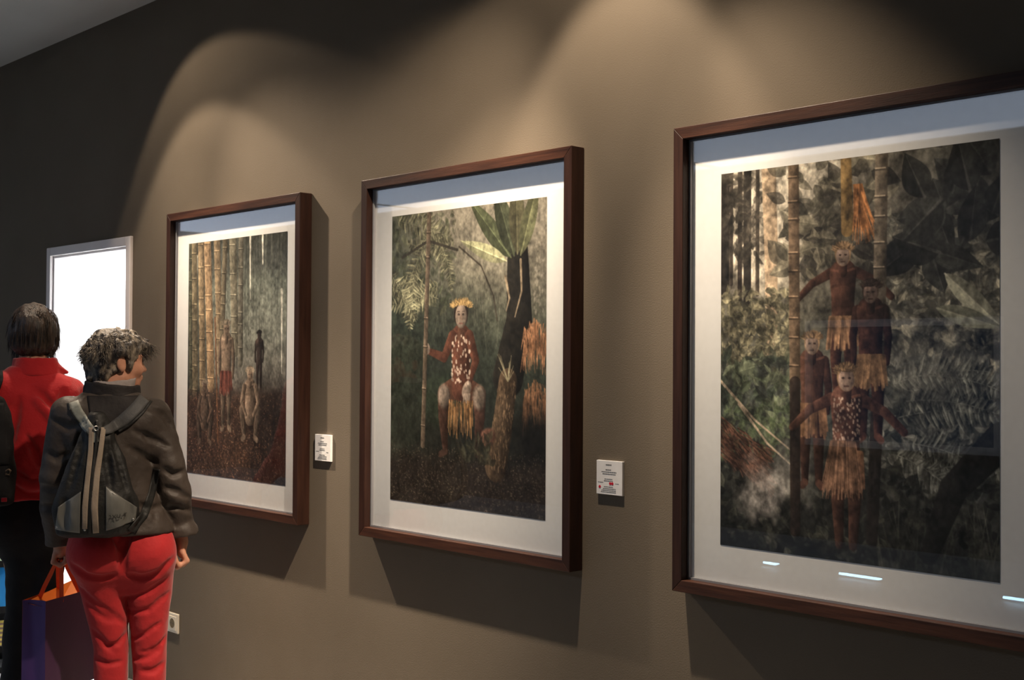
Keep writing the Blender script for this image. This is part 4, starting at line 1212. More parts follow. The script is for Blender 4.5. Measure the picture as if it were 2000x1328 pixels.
# trousers
T = Field((-0.22, -0.20, 0.03), (0.25, 0.20, 0.98), 0.0055)
T.loft([(0.66, 0.034, 0.0, 0.070, 0.050), (0.70, 0.034, 0.0, 0.118, 0.085), (0.74, 0.032, 0.0, 0.158, 0.105), (0.79, 0.021, -0.002, 0.181, 0.120), (0.83, 0.017, -0.004, 0.181, 0.122), (0.90, 0.014, 0.0, 0.168, 0.112), (0.965, 0.012, 0, 0.155, 0.105)], 0.02)
T.loft([(0.055, -0.012, 0.0, 0.060, 0.075), (0.20, -0.013, -0.004, 0.057, 0.068), (0.35, -0.013, 0.0, 0.057, 0.066), (0.464, -0.016, 0.012, 0.058, 0.068), (0.592, -0.033, 0.012, 0.069, 0.080), (0.72, -0.057, 0.006, 0.079, 0.098), (0.80, -0.068, 0.0, 0.085, 0.105)], 0.018)
T.loft([(0.055, 0.115, 0.0, 0.058, 0.075), (0.20, 0.116, -0.004, 0.058, 0.068), (0.34, 0.116, 0.0, 0.058, 0.067), (0.484, 0.117, 0.012, 0.060, 0.070), (0.612, 0.1145, 0.012, 0.0745, 0.084), (0.741, 0.110, 0.006, 0.089, 0.100), (0.80, 0.104, 0.0, 0.092, 0.105)], 0.018)
T.ell((-0.070, -0.058, 0.812), (0.090, 0.082, 0.098), 0.04)
T.ell((0.106, -0.058, 0.806), (0.090, 0.082, 0.098), 0.04)
fold(T, [(0.014, 0.96), (0.016, 0.90), (0.017, 0.82), (0.017, 0.758)], 0.009, 0.022)
fold(T, [(-0.150, 0.785), (-0.100, 0.748), (-0.045, 0.736), (-0.004, 0.744)], 0.007, 0.018)
fold(T, [(0.038, 0.742), (0.085, 0.728), (0.140, 0.742), (0.190, 0.790)], 0.008, 0.018)
fold(T, [(0.05, 0.93), (0.035, 0.87), (0.02, 0.81)], 0.004, 0.014)
fold(T, [(-0.03, 0.93), (-0.01, 0.88), (0.012, 0.83)], 0.004, 0.014)
for pts in ([(-0.128, 0.700), (-0.070, 0.640), (0.005, 0.585), (0.030, 0.560)], [(-0.100, 0.640), (-0.060, 0.600), (-0.010, 0.575)], [(-0.078, 0.540), (-0.040, 0.500), (-0.010, 0.470)],
            [(0.036, 0.520), (0.010, 0.495), (-0.030, 0.485)], [(-0.066, 0.440), (-0.030, 0.425), (0.020, 0.430)],
            [(0.040, 0.650), (0.100, 0.672), (0.170, 0.715)], [(0.045, 0.600), (0.110, 0.610), (0.180, 0.660)], [(0.056, 0.505), (0.090, 0.520), (0.150, 0.560)],
            [(0.172, 0.500), (0.140, 0.470), (0.090, 0.455)], [(0.060, 0.430), (0.110, 0.440), (0.150, 0.465)], [(0.165, 0.410), (0.130, 0.390), (0.090, 0.392)]):
    fold(T, pts, 0.0034, 0.016)
T.folds(0.0030, (13, 13, 8), 31).folds(0.0012, (34, 34, 26), 33)
T.mesh('trousers', M['red_trousers'], W)
# jacket
J = Field((-0.30, -0.22, 0.80), (0.32, 0.24, 1.45), 0.005)
J.loft([(0.880, 0.018, 0.0, 0.186, 0.150), (0.95, 0.006, 0.0, 0.164, 0.142), (1.05, -0.012, 0.0, 0.146, 0.134), (1.20, -0.022, 0.0, 0.158, 0.126), (1.29, -0.022, 0.0, 0.165, 0.108), (1.345, -0.022, 0.0, 0.130, 0.088), (1.385, -0.024, 0.0, 0.088, 0.076)], 0.02, edge=0.012)
J.ell((-0.120, -0.050, 1.27), (0.075, 0.060, 0.085), 0.05)
J.ell((0.085, -0.050, 1.27), (0.075, 0.060, 0.085), 0.05)
J.chain(ARM_L, [0.064, 0.059, 0.056, 0.050], 0.014)
J.chain(ARM_R, [0.064, 0.058, 0.056, 0.052, 0.052], 0.014)
J.cone((0.216, 0.022, 0.885), (0.226, 0.012, 0.868), 0.050, 0.060, 0.012)
J.cone((0.232, 0.0, 0.872), (0.262, -0.01, 0.866), 0.022, 0.012, 0.018)
J.cone((-0.196, 0.12, 0.85), (-0.195, 0.126, 0.835), 0.052, 0.054, 0.01)
J.cut(lambda x, y, z: np.where(x > 0.185, 0.856 - z + 0.15 * (x - 0.22), -1.0))
J.cut(lambda x, y, z: np.where((x < -0.13) & (y > 0.03), 0.822 - z, -1.0))
for pts in ([(0.128, -0.11, 0.945), (0.135, -0.108, 1.02), (0.120, -0.112, 1.16), (0.092, -0.11, 1.24)], [(-0.150, -0.10, 0.92), (-0.158, -0.09, 1.04), (-0.148, -0.10, 1.16), (-0.125, -0.11, 1.24)]):
    J.chain(pts, [0.010, 0.013, 0.012, 0.004], 0.014, 'sub')
for pts in ([(0.10, -0.105, 1.33), (0.16, -0.07, 1.30), (0.19, -0.03, 1.25)], [(0.05, -0.128, 1.25), (0.11, -0.118, 1.22), (0.17, -0.07, 1.19)], [(0.04, -0.13, 1.19), (0.10, -0.120, 1.15), (0.13, -0.10, 1.13)],
            [(0.15, -0.06, 1.11), (0.19, -0.055, 1.09), (0.24, -0.02, 1.10)], [(0.16, -0.055, 1.04), (0.20, -0.055, 1.03), (0.25, -0.01, 1.00)], [(0.17, -0.045, 0.97), (0.21, -0.040, 0.97), (0.255, 0.0, 0.95)],
            [(-0.24, -0.03, 1.17), (-0.20, -0.06, 1.15), (-0.16, -0.08, 1.17)], [(-0.26, -0.02, 1.05), (-0.215, -0.05, 1.04), (-0.17, -0.05, 1.06)], [(-0.26, 0.0, 0.98), (-0.215, -0.015, 0.97), (-0.17, 0.0, 0.99)],
            [(-0.22, -0.05, 1.29), (-0.17, -0.085, 1.26), (-0.13, -0.115, 1.27)], [(0.07, -0.14, 0.99), (0.11, -0.13, 0.97), (0.15, -0.10, 0.975)]):
    fold(J, pts, 0.0055, 0.018)
J.folds(0.0045, (13, 13, 11), 41).folds(0.0016, (36, 36, 36), 43)
jo = J.mesh('jacket', M['jacket'], W)
# dark collar and yoke of the jacket
Cf = Field((-0.17, -0.16, 1.25), (0.14, 0.14, 1.46), 0.0045)
Cf.loft([(1.335, -0.024, 0.0, 0.118, 0.088), (1.37, -0.025, 0.0, 0.100, 0.082), (1.405, -0.024, 0.002, 0.094, 0.082), (1.425, -0.022, 0.004, 0.092, 0.082)], 0.01, edge=0.006)
Cf.loft([(1.385, -0.022, 0.006, 0.080, 0.072), (1.45, -0.020, 0.008, 0.080, 0.072)], 0.006, 'sub')
Cf.cut(lambda x, y, z: z - (1.412 + 0.02 * y - 0.10 * (x + 0.02)))
Cf.folds(0.003, (20, 20, 30), 51)
co_ = Cf.mesh('collar', M['jacket_dark'], jo)
patch('yoke', J, [(-0.085, 1.255), (0.020, 1.255), (0.075, 1.370), (-0.105, 1.370)], 0.002, 0.003, M['jacket_dark'], jo)
# shoes
for fx in (-0.012, 0.115):
    sh = Field((fx - 0.08, -0.10, -0.004), (fx + 0.10, 0.22, 0.13), 0.006)
    sh.cone((fx, -0.03, 0.045), (fx + 0.022, 0.15, 0.036), 0.044, 0.038, 0.02).cone((fx, -0.01, 0.07), (fx, -0.005, 0.10), 0.042, 0.040, 0.02)
    sh.cut(lambda x, y, z: 0.0 - z)
    sh.mesh('shoe', M['shoe'], W)

# ------------------------------------------------------------------ backpack (worn, a thing of its own)
BP = empty('backpack', (-4.154, -0.690, 0), math.atan2(0.898, 0.440))
tag(BP, 'black drawstring backpack with grey panels and beige tapes on the brown jacket', 'backpack')
K = Field((-0.25, -0.32, 0.84), (0.12, -0.02, 1.36), 0.0048)
K.loft([(0.890, -0.075, -0.165, 0.120, 0.040), (0.935, -0.070, -0.178, 0.142, 0.060), (1.00, -0.068, -0.182, 0.136, 0.066), (1.10, -0.068, -0.172, 0.108, 0.056), (1.20, -0.068, -0.160, 0.076, 0.046), (1.28, -0.070, -0.148, 0.040, 0.036), (1.318, -0.072, -0.142, 0.026, 0.026)], 0.02, p=2.1, edge=0.016)
for pts in ([(-0.02, -0.20, 1.26), (0.00, -0.215, 1.16), (0.025, -0.225, 1.06)], [(-0.11, -0.20, 1.26), (-0.13, -0.215, 1.16), (-0.155, -0.225, 1.06)], [(-0.045, -0.20, 1.27), (-0.03, -0.22, 1.15), (-0.02, -0.24, 1.05)],
            [(0.04, -0.21, 1.02), (0.045, -0.225, 0.97), (0.03, -0.22, 0.93)], [(-0.17, -0.215, 1.02), (-0.175, -0.225, 0.97), (-0.165, -0.22, 0.93)]):
    fold(K, pts, 0.006, 0.018)
K.folds(0.0045, (20, 20, 14), 61)
K.carve(J)
K.mesh('bag_body', M['pack_black'], BP)
# joint surface of jacket and pack for straps
U = Field((-0.30, -0.32, 0.80), (0.32, 0.10, 1.45), 0.006)
XX, YY, ZZ = np.meshgrid(*U.ax, indexing='ij')
def samp(f):
    q = [np.clip(np.rint((a - f.lo[k]) / f.h).astype(int), 0, f.n[k] - 1) for k, a in enumerate((XX, YY, ZZ))]
    ok = np.ones(XX.shape, bool)
    for k, a in enumerate((XX, YY, ZZ)):
        ok &= (a >= f.lo[k]) & (a <= f.lo[k] + (f.n[k] - 1) * f.h)
    return np.where(ok, f.D[tuple(q)], 0.5)
U.D = np.minimum(np.minimum(samp(J), samp(K)), samp(Cf)).astype(np.float32)
ribbon('shoulder_strap', U, [(-0.150, 1.350), (-0.136, 1.315), (-0.108, 1.275), (-0.080, 1.245), (-0.072, 1.215)], [0.034, 0.036, 0.036, 0.030, 0.018], 0.003, 0.004, M['strap_grey'], BP)
ribbon('shoulder_strap', U, [(0.088, 1.362), (0.058, 1.325), (0.016, 1.285), (-0.020, 1.262), (-0.055, 1.250)], [0.040, 0.042, 0.042, 0.034, 0.024], 0.003, 0.004, M['strap_dark'], BP)
for s, pts in ((0, [(-0.168, 1.345), (-0.154, 1.310), (-0.126, 1.268), (-0.096, 1.238)]), (1, [(0.112, 1.352), (0.082, 1.312), (0.040, 1.272), (0.0, 1.246)])):
    ribbon('strap_piping', U, pts, 0.008, 0.003, 0.005, M['pack_black'], BP)
ribbon('lower_strap', U, [(0.132, 1.110), (0.118, 1.030), (0.092, 0.960), (0.045, 0.905)], [0.022, 0.026, 0.030, 0.030], 0.003, 0.004, M['pack_black'], BP)
patch('grey_panel', K, [(-0.036, 0.915), (0.060, 0.945), (0.064, 0.990), (-0.038, 1.068)], 0.002, 0.003, M['pack_grey'], BP)
patch('grey_panel', K, [(-0.200, 0.922), (-0.120, 0.910), (-0.118, 1.052), (-0.190, 1.000)], 0.002, 0.003, M['pack_grey'], BP)
ribbon('tape', U, [(-0.088, 1.265), (-0.088, 1.190), (-0.098, 1.080), (-0.104, 1.000), (-0.104, 0.925)], [0.016, 0.017, 0.017, 0.019, 0.016], 0.005, 0.003, M['tape'], BP)
ribbon('tape', U, [(-0.048, 1.265), (-0.056, 1.190), (-0.068, 1.100), (-0.074, 1.000), (-0.068, 0.908)], [0.016, 0.017, 0.020, 0.022, 0.020], 0.005, 0.003, M['tape'], BP)
ribbon('drawcord', U, [(-0.068, 1.290), (-0.070, 1.215), (-0.082, 1.100), (-0.090, 0.985), (-0.088, 0.905)], 0.010, 0.006, 0.002, M['pack_black'], BP)
MB().ring((-0.072, float(U.surf_y([-0.072], [1.262])[0]) - 0.010, 1.262), (0.2, -1, 0.1), [(0.006, -0.002), (0.0095, -0.002), (0.0095, 0.002), (0.006, 0.002)], 18).build('cord_ring', M['metal'], BP, True)
for (x, z) in ((-0.194, 0.932), (0.052, 0.950), (-0.104, 0.922), (-0.046, 1.235)):
    yv = float(np.nan_to_num(U.surf_y([x], [z])[0], nan=-0.2))
    MB().ring((x, yv - 0.006, z), (0, -1, 0), [(0.0003, 0), (0.0042, 0), (0.0042, 0.002), (0.0003, 0.003)], 14).build('rivet', M['metal'], BP, True)
tx = bpy.data.curves.new('lettering', 'FONT'); tx.body = '2XU-T'; tx.size = 0.019; tx.extrude = 0.0006; tx.space_character = 1.15
to = bpy.data.objects.new('lettering_curve', tx); COL.objects.link(to)
bpy.context.view_layer.update()
me = bpy.data.meshes.new_from_object(to.evaluated_get(bpy.context.evaluated_depsgraph_get()))
bpy.data.objects.remove(to, do_unlink=True)
lv = np.empty(len(me.vertices) * 3, np.float32); me.vertices.foreach_get('co', lv); lv = lv.reshape(-1, 3)
lx, lz = -0.028 + lv[:, 0], 0.957 + lv[:, 1] + 0.10 * lv[:, 0]
ly = K.surf_y(lx, lz)
ly = np.where(np.isnan(ly), np.nanmedian(ly), ly)
pf = np.polyfit(lx, ly, 2)
lv = np.stack([lx, np.minimum(np.polyval(pf, lx), ly) - 0.0092 - lv[:, 2], lz], 1)
me.vertices.foreach_set('co', lv.astype(np.float32).ravel()); me.update(); me.name = 'lettering'
me.materials.clear(); me.materials.append(M['text_black'])
link(bpy.data.objects.new('lettering', me), BP)

# ------------------------------------------------------------------ purple paper bag held in the left hand
PB = empty('shopping_bag', (-4.154, -0.690, 0), math.atan2(0.898, 0.440))
tag(PB, 'purple paper shopping bag with orange lining and handles in a hand', 'bag')
A_ = np.array((-0.237, 0.030)); Bc = np.array((-0.318, 0.075)); Cc_ = np.array((-0.075, 0.300)); Dc = A_ + (Bc - A_) + (Cc_ - A_)
Z0, Z1 = 0.290, 0.640
def sheet(name, p, q, mat, sag=0.0, dz=(0, 0), n=12, m=16, wob=0.004, thick=0.0012, inner=None):
    v, f = [], []
    nrm = np.array((q[1] - p[1], -(q[0] - p[0]))); nrm = nrm / np.linalg.norm(nrm)
    r = np.random.default_rng(3)
    for lay in (0, 1):
        for j in range(m + 1):
            for i in range(n + 1):
                u, w_ = i / n, j / m
                d = sag * math.sin(math.pi * u) * w_ + wob * math.sin(7 * u + 4 * w_) * math.sin(math.pi * u) - (thick if lay else 0)
                pt = p + (q - p) * u + nrm * d
                v.append((pt[0], pt[1], Z0 + (Z1 - Z0 + dz[0] * (1 - u) + dz[1] * u) * w_))
    N_ = (n + 1) * (m + 1)
    for j in range(m):
        for i in range(n):
            a = j * (n + 1) + i
            f.append((a, a + 1, a + n + 2, a + n + 1)); f.append((N_ + a, N_ + a + n + 1, N_ + a + n + 2, N_ + a + 1))
    o = mesh_obj(name, v, f, mat, PB, True)
    if inner is not None:
        o.data.materials.append(inner)
        for k, p_ in enumerate(o.data.polygons):
            p_.material_index = k % 2
    return o
sheet('side_panel', A_, Cc_, M['purple_shaded'], 0.010, inner=M['orange'])
sheet('gusset', Bc, A_, M['purple'], -0.018, inner=M['orange'])
sheet('side_panel', Dc, Bc, M['purple'], 0.010, inner=M['orange'])
sheet('gusset', Cc_, Dc, M['purple'], -0.018, inner=M['orange'])
bt = [tuple(A_) + (Z0,), tuple(Cc_) + (Z0,), tuple(Dc) + (Z0,), tuple(Bc) + (Z0,)]
mesh_obj('bottom', bt + [(x, y, z + 0.003) for x, y, z in bt], [(3, 2, 1, 0), (4, 5, 6, 7), (0, 1, 5, 4), (1, 2, 6, 5), (2, 3, 7, 6), (3, 0, 4, 7)], M['purple_shaded'], PB)
pc = (A_ + Bc + Cc_ + Dc) / 4
Zi = Z1 - 0.03                                       # folded tissue inside
ins = [tuple(pc + (p_ - pc) * 0.94) for p_ in (A_, Cc_, Dc, Bc)]
iv = [(x, y, Zi + d) for (x, y), d in zip(ins, (0.004, 0.03, 0.05, 0.02))] + [(pc[0], pc[1], Zi - 0.01)]
mesh_obj('lining', iv, [(0, 1, 4), (1, 2, 4), (2, 3, 4), (3, 0, 4)], M['orange'], PB)
HAND = np.array((-0.196, 0.140))
for side, (p_, q_) in enumerate(((A_, Cc_), (Bc, Dc))):
    h = MB()
    a3 = np.append(p_ + (q_ - p_) * 0.30, Z1 - 0.02); b3 = np.append(p_ + (q_ - p_) * 0.70, Z1 - 0.02)
    t1 = np.append(HAND + (-0.010 if side else 0.006, -0.030), 0.770); t2 = np.append(HAND + (-0.010 if side else 0.006, 0.034), 0.770)
    pts = [a3, (a3 * 2 + t1) / 3 + (0, 0, 0.004), (a3 + t1 * 2) / 3, t1, (t1 + t2) / 2 + (0, 0, 0.004), t2, (b3 + t2 * 2) / 3, (b3 * 2 + t2) / 3, b3]
    v, f = [], []
    for i, p3 in enumerate(pts):
        tn = np.array(pts[min(i + 1, 8)]) - np.array(pts[max(i - 1, 0)]); tn = tn / np.linalg.norm(tn)
        wv = np.cross(tn, (0.25, 0.95, 0.1)); wv = wv / np.linalg.norm(wv)
        tv = np.cross(tn, wv)
        wd_ = 0.0075 if i not in (3, 4, 5) else 0.005
        for sx, sy in ((-1, -1), (1, -1), (1, 1), (-1, 1)):
            v.append(tuple(np.array(p3) + wv * wd_ * sx + tv * 0.0012 * sy))
    for i in range(8):
        for k in range(4):
            f.append((i * 4 + k, i * 4 + (k + 1) % 4, (i + 1) * 4 + (k + 1) % 4, (i + 1) * 4 + k))
    f += [(3, 2, 1, 0), (32, 33, 34, 35)]
    mesh_obj('handle', v, f, M['ribbon_red'], PB)

# ================================================================== person in red fleece
Q = person_root(-4.864, -0.706, 'person in red fleece and black trousers standing by the doorway, back turned', (0.384, 0.923))
ARML = [(-0.175, 0.0, 1.395), (-0.225, 0.01, 1.17), (-0.215, 0.09, 1.08), (-0.150, 0.20, 1.06)]
ARMR = [(0.135, 0.0, 1.360), (0.185, 0.02, 1.14), (0.180, 0.08, 1.02), (0.160, 0.18, 0.93)]
B2 = Field((-0.32, -0.20, -0.005), (0.28, 0.32, 1.76), 0.0052)
B2.loft([(0.78, -0.015, 0, 0.15, 0.09), (0.92, -0.015, 0, 0.155, 0.10), (1.08, -0.02, 0, 0.125, 0.085), (1.28, -0.02, 0, 0.14, 0.09), (1.38, -0.015, 0, 0.13, 0.075), (1.45, -0.01, 0, 0.08, 0.06)], 0.02)
B2.chain(ARML, [0.045, 0.040, 0.036, 0.026], 0.03)
B2.chain(ARMR, [0.045, 0.040, 0.036, 0.026], 0.03)
for cx, fx in ((-0.080, -0.060), (0.055, 0.060)):
    B2.chain([(cx * 0.85, 0.0, 0.82), (-0.034 if cx < 0 else 0.054, 0.012, 0.60), (-0.038 if cx < 0 else 0.056, 0.008, 0.42), (fx * 0.8, 0.0, 0.09)], [0.060, 0.046, 0.040, 0.032], 0.03)
    B2.cone((fx, -0.015, 0.045), (fx, 0.13, 0.030), 0.034, 0.026, 0.02)
at2, hd2, hr2, ha2 = add_head(B2, (0.004, 0.025, 1.605), math.radians(8), (0.0, 0.0, 1.44))
for (w0, h0, sx) in ((ARML[-1], (-0.130, 0.225, 1.050), -1), (ARMR[-1], (0.150, 0.215, 0.905), 1)):
    B2.cone(w0, h0, 0.026, 0.028, 0.012)
    B2.ell((h0[0], h0[1] + 0.008, h0[2] - 0.016), (0.018, 0.036, 0.036), 0.015)
    ks = [(h0[0] + 0.004 * sx, h0[1] - 0.022 + 0.020 * i, h0[2] - 0.042) for i in range(4)]
    ms = [(k_[0] + 0.004 * sx, k_[1] + 0.004, k_[2] - 0.030 - 0.003 * (i in (1, 2))) for i, k_ in enumerate(ks)]
    ts = [(m_[0] - 0.014 * sx, m_[1] + 0.004, m_[2] - 0.022 - 0.004 * (i in (1, 2))) for i, m_ in enumerate(ms)]
    fingers(B2, ks, ms, ts, 0.0092)
    B2.chain([(h0[0] - 0.008 * sx, h0[1] + 0.034, h0[2] - 0.006), (h0[0] - 0.016 * sx, h0[1] + 0.050, h0[2] - 0.034), (h0[0] - 0.020 * sx, h0[1] + 0.048, h0[2] - 0.056)], [0.013, 0.011, 0.009], 0.012)
B2.mesh('body', M['skin'], Q)
H2 = Field((-0.14, -0.13, 1.46), (0.15, 0.16, 1.76), 0.0048)
H2.ell(at2(-0.012, 0, 0.026), (0.104, 0.090, 0.090), 0.02, ang=ha2)
H2.ell(at2(-0.032, 0, -0.020), (0.080, 0.088, 0.075), 0.03, ang=ha2)
H2.ell(at2(-0.048, 0, -0.056), (0.056, 0.074, 0.040), 0.03, ang=ha2)
H2.ell(at2(0.040, 0, 0.050), (0.060, 0.070, 0.042), 0.03, ang=ha2)
H2.ell(at2(0.012, 0.070, -0.028), (0.032, 0.018, 0.060), 0.02, ang=ha2)
H2.ell(at2(0.012, -0.070, -0.028), (0.032, 0.018, 0.060), 0.02, ang=ha2)
H2.ell(at2(0.105, 0, -0.045), (0.062, 0.062, 0.066), 0.012, 'sub', ang=ha2)
H2.folds(0.005, (55, 55, 9), 71).folds(0.002, (130, 130, 18), 72)
ho2 = H2.mesh('hair', M['hair_brown'], Q)
mb = MB()
def roots_2(r):
    while True:
        th, ph = r.uniform(0, 2 * math.pi), math.acos(r.uniform(-0.2, 1))
        n_ = np.array([math.cos(th) * math.sin(ph), math.sin(th) * math.sin(ph), math.cos(ph)])
        if n_[0] > 0.6 and n_[2] < 0.3: continue
        p = at2(-0.014 + 0.102 * n_[0], 0.090 * n_[1], 0.022 + 0.092 * n_[2])
        nw = hd2 * n_[0] + hr2 * n_[1] + np.array([0, 0, n_[2]])
        fl = nw - np.array([0, 0, nw[2]]); fl = fl * (0.6 if n_[2] > 0.5 else 0.02) + np.array([0, 0, -1.0])
        return p, nw, fl
strands(mb, roots_2, 1300, 0.075, 0.0017, 0.10, 0.22, 15, 0.10)
def roots_3(r):
    b = r.uniform(-0.078, 0.082)
    return at2(-0.072 + abs(b) * 0.7, b, -0.055 + r.uniform(-0.03, 0.02)), -hd2 + hr2 * b * 8, np.array([0, 0, -1.0])
strands(mb, roots_3, 420, 0.048, 0.0017, 0.16, 0.1, 16, 0.16)
join_into(ho2, mb)
# fleece jacket
R_ = Field((-0.32, -0.20, 0.84), (0.28, 0.27, 1.54), 0.0052)
R_.loft([(0.945, -0.012, 0.0, 0.178, 0.142), (1.02, -0.014, 0.0, 0.172, 0.138), (1.12, -0.018, 0.0, 0.166, 0.130), (1.28, -0.018, 0.0, 0.176, 0.126), (1.37, -0.012, 0.0, 0.165, 0.108), (1.425, -0.004, 0.0, 0.122, 0.086), (1.47, 0.004, 0.0, 0.086, 0.076)], 0.02, edge=0.012)
R_.ell((-0.110, -0.050, 1.35), (0.080, 0.060, 0.085), 0.05)
R_.ell((0.085, -0.050, 1.34), (0.080, 0.060, 0.085), 0.05)
R_.chain(ARML, [0.062, 0.057, 0.054, 0.046], 0.035)
R_.chain(ARMR, [0.062, 0.057, 0.054, 0.046], 0.035)
for pts in ([(0.02, -0.13, 1.37), (0.07, -0.125, 1.31), (0.115, -0.105, 1.28)], [(0.118, -0.10, 1.37), (0.105, -0.11, 1.32), (0.12, -0.10, 1.26), (0.13, -0.10, 1.18)], [(-0.02, -0.14, 1.20), (0.01, -0.14, 1.14), (0.03, -0.14, 1.08)],
            [(-0.06, -0.145, 1.075), (0.0, -0.155, 1.030), (0.07, -0.14, 1.035)], [(-0.06, -0.148, 1.01), (0.0, -0.155, 0.975), (0.08, -0.14, 0.985)], [(-0.05, -0.135, 1.34), (-0.06, -0.135, 1.26), (-0.08, -0.13, 1.17)]):
    fold(R_, pts, 0.007, 0.024)
for pts in ([(-0.062, -0.140, 1.092), (0.0, -0.148, 1.052), (0.07, -0.138, 1.056)], [(-0.06, -0.142, 1.03), (-0.01, -0.148, 0.998), (0.07, -0.138, 1.006)], [(0.01, -0.128, 1.34), (0.06, -0.124, 1.285), (0.09, -0.112, 1.25)]):
    fold(R_, pts, 0.007, 0.024, 'add')
R_.folds(0.005, (10, 10, 12), 81).folds(0.002, (30, 30, 30), 82)
ro = R_.mesh('fleece_jacket', M['fleece'], Q)
C2 = Field((-0.12, -0.12, 1.42), (0.17, 0.13, 1.55), 0.0046)
C2.loft([(1.430, 0.012, 0.0, 0.108, 0.088), (1.465, 0.010, 0.0, 0.090, 0.082), (1.502, 0.008, 0.002, 0.080, 0.077)], 0.01, edge=0.005)
C2.cone((0.070, -0.040, 1.478), (0.128, -0.012, 1.444), 0.013, 0.008, 0.02)
C2.loft([(1.47, 0.008, 0.004, 0.074, 0.068), (1.55, 0.008, 0.004, 0.072, 0.066)], 0.006, 'sub')
C2.folds(0.002, (26, 26, 20), 84)
C2.mesh('collar', M['fleece'], ro)
# trousers
T2 = Field((-0.24, -0.20, 0.03), (0.22, 0.20, 1.02), 0.006)
T2.loft([(0.70, 0.0, 0.0, 0.09, 0.07), (0.76, -0.006, 0.0, 0.145, 0.105), (0.86, -0.014, -0.002, 0.172, 0.118), (0.99, -0.014, 0, 0.158, 0.108)], 0.02)
T2.loft([(0.055, -0.050, 0.0, 0.060, 0.080), (0.35, -0.040, 0.0, 0.060, 0.072), (0.52, -0.034, 0.012, 0.058, 0.074), (0.66, -0.030, 0.01, 0.062, 0.086), (0.84, -0.065, 0.0, 0.080, 0.106)], 0.018)
T2.loft([(0.055, 0.062, 0.0, 0.064, 0.080), (0.35, 0.060, 0.0, 0.064, 0.072), (0.52, 0.055, 0.012, 0.066, 0.074), (0.66, 0.052, 0.01, 0.074, 0.086), (0.84, 0.055, 0.0, 0.086, 0.106)], 0.018)
T2.ell((-0.085, -0.052, 0.86), (0.085, 0.080, 0.095), 0.04).ell((0.060, -0.052, 0.86), (0.085, 0.080, 0.095), 0.04)
T2.folds(0.004, (11, 11, 18), 91)
T2.mesh('trousers', M['black_cloth'], Q)
for fx in (-0.050, 0.060):
    sh = Field((fx - 0.08, -0.10, -0.004), (fx + 0.08, 0.22, 0.13), 0.006)
    sh.cone((fx, -0.03, 0.045), (fx, 0.15, 0.036), 0.044, 0.038, 0.02).cone((fx, -0.01, 0.07), (fx, -0.005, 0.10), 0.042, 0.040, 0.02)
    sh.cut(lambda x, y, z: 0.0 - z)
    sh.mesh('shoe', M['shoe'], Q)

# ------------------------------------------------------------------ black shoulder bag
SB = empty('shoulder_bag', (-4.864, -0.706, 0), math.atan2(0.923, 0.384))
tag(SB, 'black shoulder bag hanging on the back of the red fleece', 'bag')
S2 = Field((-0.36, -0.34, 0.88), (0.0, -0.06, 1.42), 0.006)
S2.loft([(0.935, -0.165, -0.200, 0.105, 0.050), (1.00, -0.168, -0.205, 0.112, 0.064), (1.15, -0.172, -0.205, 0.112, 0.064), (1.28, -0.178, -0.198, 0.100, 0.052), (1.36, -0.180, -0.190, 0.075, 0.036)], 0.02, p=2.8, edge=0.02)
S2.folds(0.004, (14, 14, 14), 95)
S2.carve(R_)
S2.mesh('bag_body', M['black_cloth'], SB)
U2 = Field((-0.34, -0.34, 0.84), (0.28, 0.10, 1.54), 0.007)
XX, YY, ZZ = np.meshgrid(*U2.ax, indexing='ij')
U2.D = np.minimum(samp(R_), samp(S2)).astype(np.float32)
ribbon('shoulder_strap', U2, [(-0.128, 1.450), (-0.124, 1.420), (-0.135, 1.380), (-0.150, 1.335), (-0.160, 1.290)], 0.036, 0.003, 0.004, M['black_cloth'], SB)
patch('flap', S2, [(-0.260, 1.100), (-0.080, 1.100), (-0.100, 1.330), (-0.250, 1.330)], 0.003, 0.004, M['black_cloth'], SB)
MB().tube([(-0.082, -0.255, 1.082), (-0.074, -0.260, 1.075), (-0.078, -0.262, 1.060), (-0.090, -0.262, 1.062), (-0.092, -0.258, 1.076), (-0.082, -0.255, 1.082)], 0.004, 8).build('buckle', noisy('brown_buckle', (0.10, 0.07, 0.045), (0.13, 0.09, 0.06), 30, 0.4), SB, True)
tagm = MB().box(-0.105, -0.085, -0.268, -0.258, 0.960, 0.975).build('zip_pull', M['fleece'], SB, bevel=0.002)

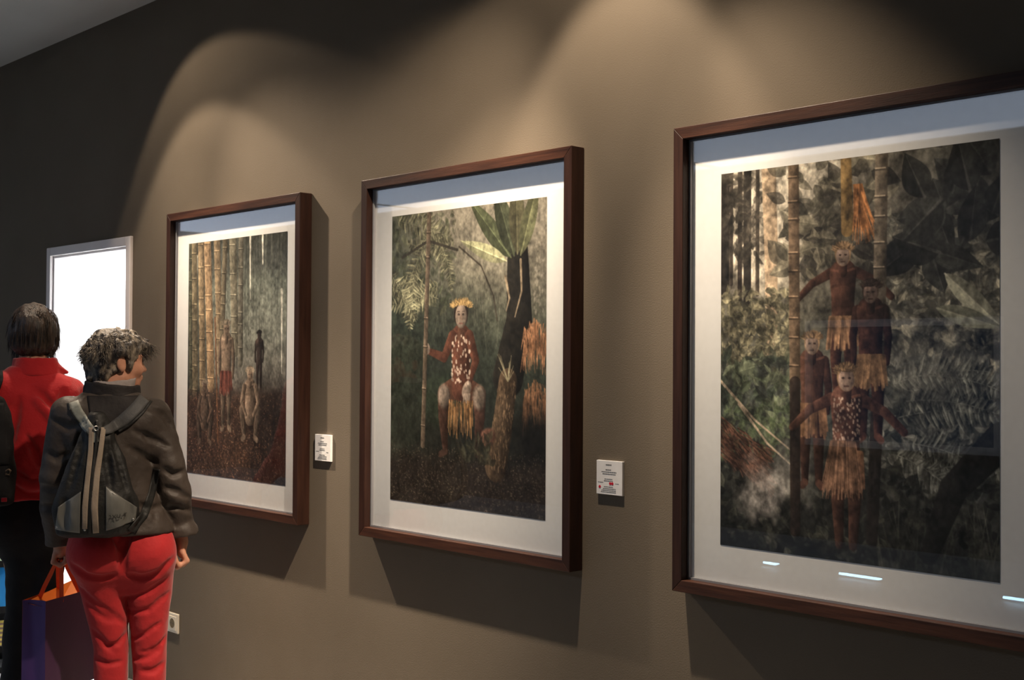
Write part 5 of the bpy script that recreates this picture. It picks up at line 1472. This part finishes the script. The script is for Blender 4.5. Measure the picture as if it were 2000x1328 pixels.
# ------------------------------------------------------------------ colourful brochure stand behind the person in red, cut by the frame edge
BS = empty('brochure_stand', (-6.085, -0.512, 0), math.atan2(0.923, 0.384))
tag(BS, 'colourful brochure stand behind the black trousers at the left edge', 'stand')
MB().box(-0.20, 0.20, 0.06, 0.08, 0.0, 0.66).box(-0.20, 0.20, -0.12, 0.08, 0.0, 0.03).build('frame', M['black_cloth'], BS, bevel=0.004)
striped, N, L, b = principled('yellow_striped_paper', (0.5, 0.4, 0.1), 0.6)
tc = N.new('ShaderNodeTexCoord'); wv_ = N.new('ShaderNodeTexWave'); wv_.bands_direction = 'Z'; wv_.inputs['Scale'].default_value = 16
rp = N.new('ShaderNodeValToRGB'); rp.color_ramp.elements[0].color = (0.45, 0.36, 0.06, 1); rp.color_ramp.elements[1].color = (0.10, 0.05, 0.06, 1)
L.new(tc.outputs['Object'], wv_.inputs['Vector']); L.new(wv_.outputs['Fac'], rp.inputs[0]); L.new(rp.outputs[0], b.inputs['Base Color'])
for i, (z, hh, mat) in enumerate(((0.10, 0.12, striped), (0.29, 0.20, noisy('blue_paper', (0.008, 0.16, 0.44), (0.012, 0.22, 0.54), 9)), (0.51, 0.13, noisy('pale_green_paper', (0.30, 0.42, 0.28), (0.40, 0.54, 0.38), 9)))):
    MB().box(-0.19, 0.19, -0.037, 0.06, z - 0.02, z - 0.008).box(-0.19, 0.19, -0.040, -0.034, z - 0.02, z + 0.012).build('shelf', M['black_cloth'], BS, bevel=0.002)
    for k in range(2):
        x0 = -0.18 + 0.19 * k
        MB().add([(x0, -0.030, z - 0.007), (x0 + 0.175, -0.030, z - 0.007), (x0 + 0.175, 0.030, z + hh), (x0, 0.030, z + hh),
                  (x0, -0.018, z - 0.007), (x0 + 0.175, -0.018, z - 0.007), (x0 + 0.175, 0.042, z + hh), (x0, 0.042, z + hh)],
                 [(0, 1, 2, 3), (7, 6, 5, 4), (0, 4, 5, 1), (1, 5, 6, 2), (2, 6, 7, 3), (3, 7, 4, 0)]).build('brochure', mat, BS)
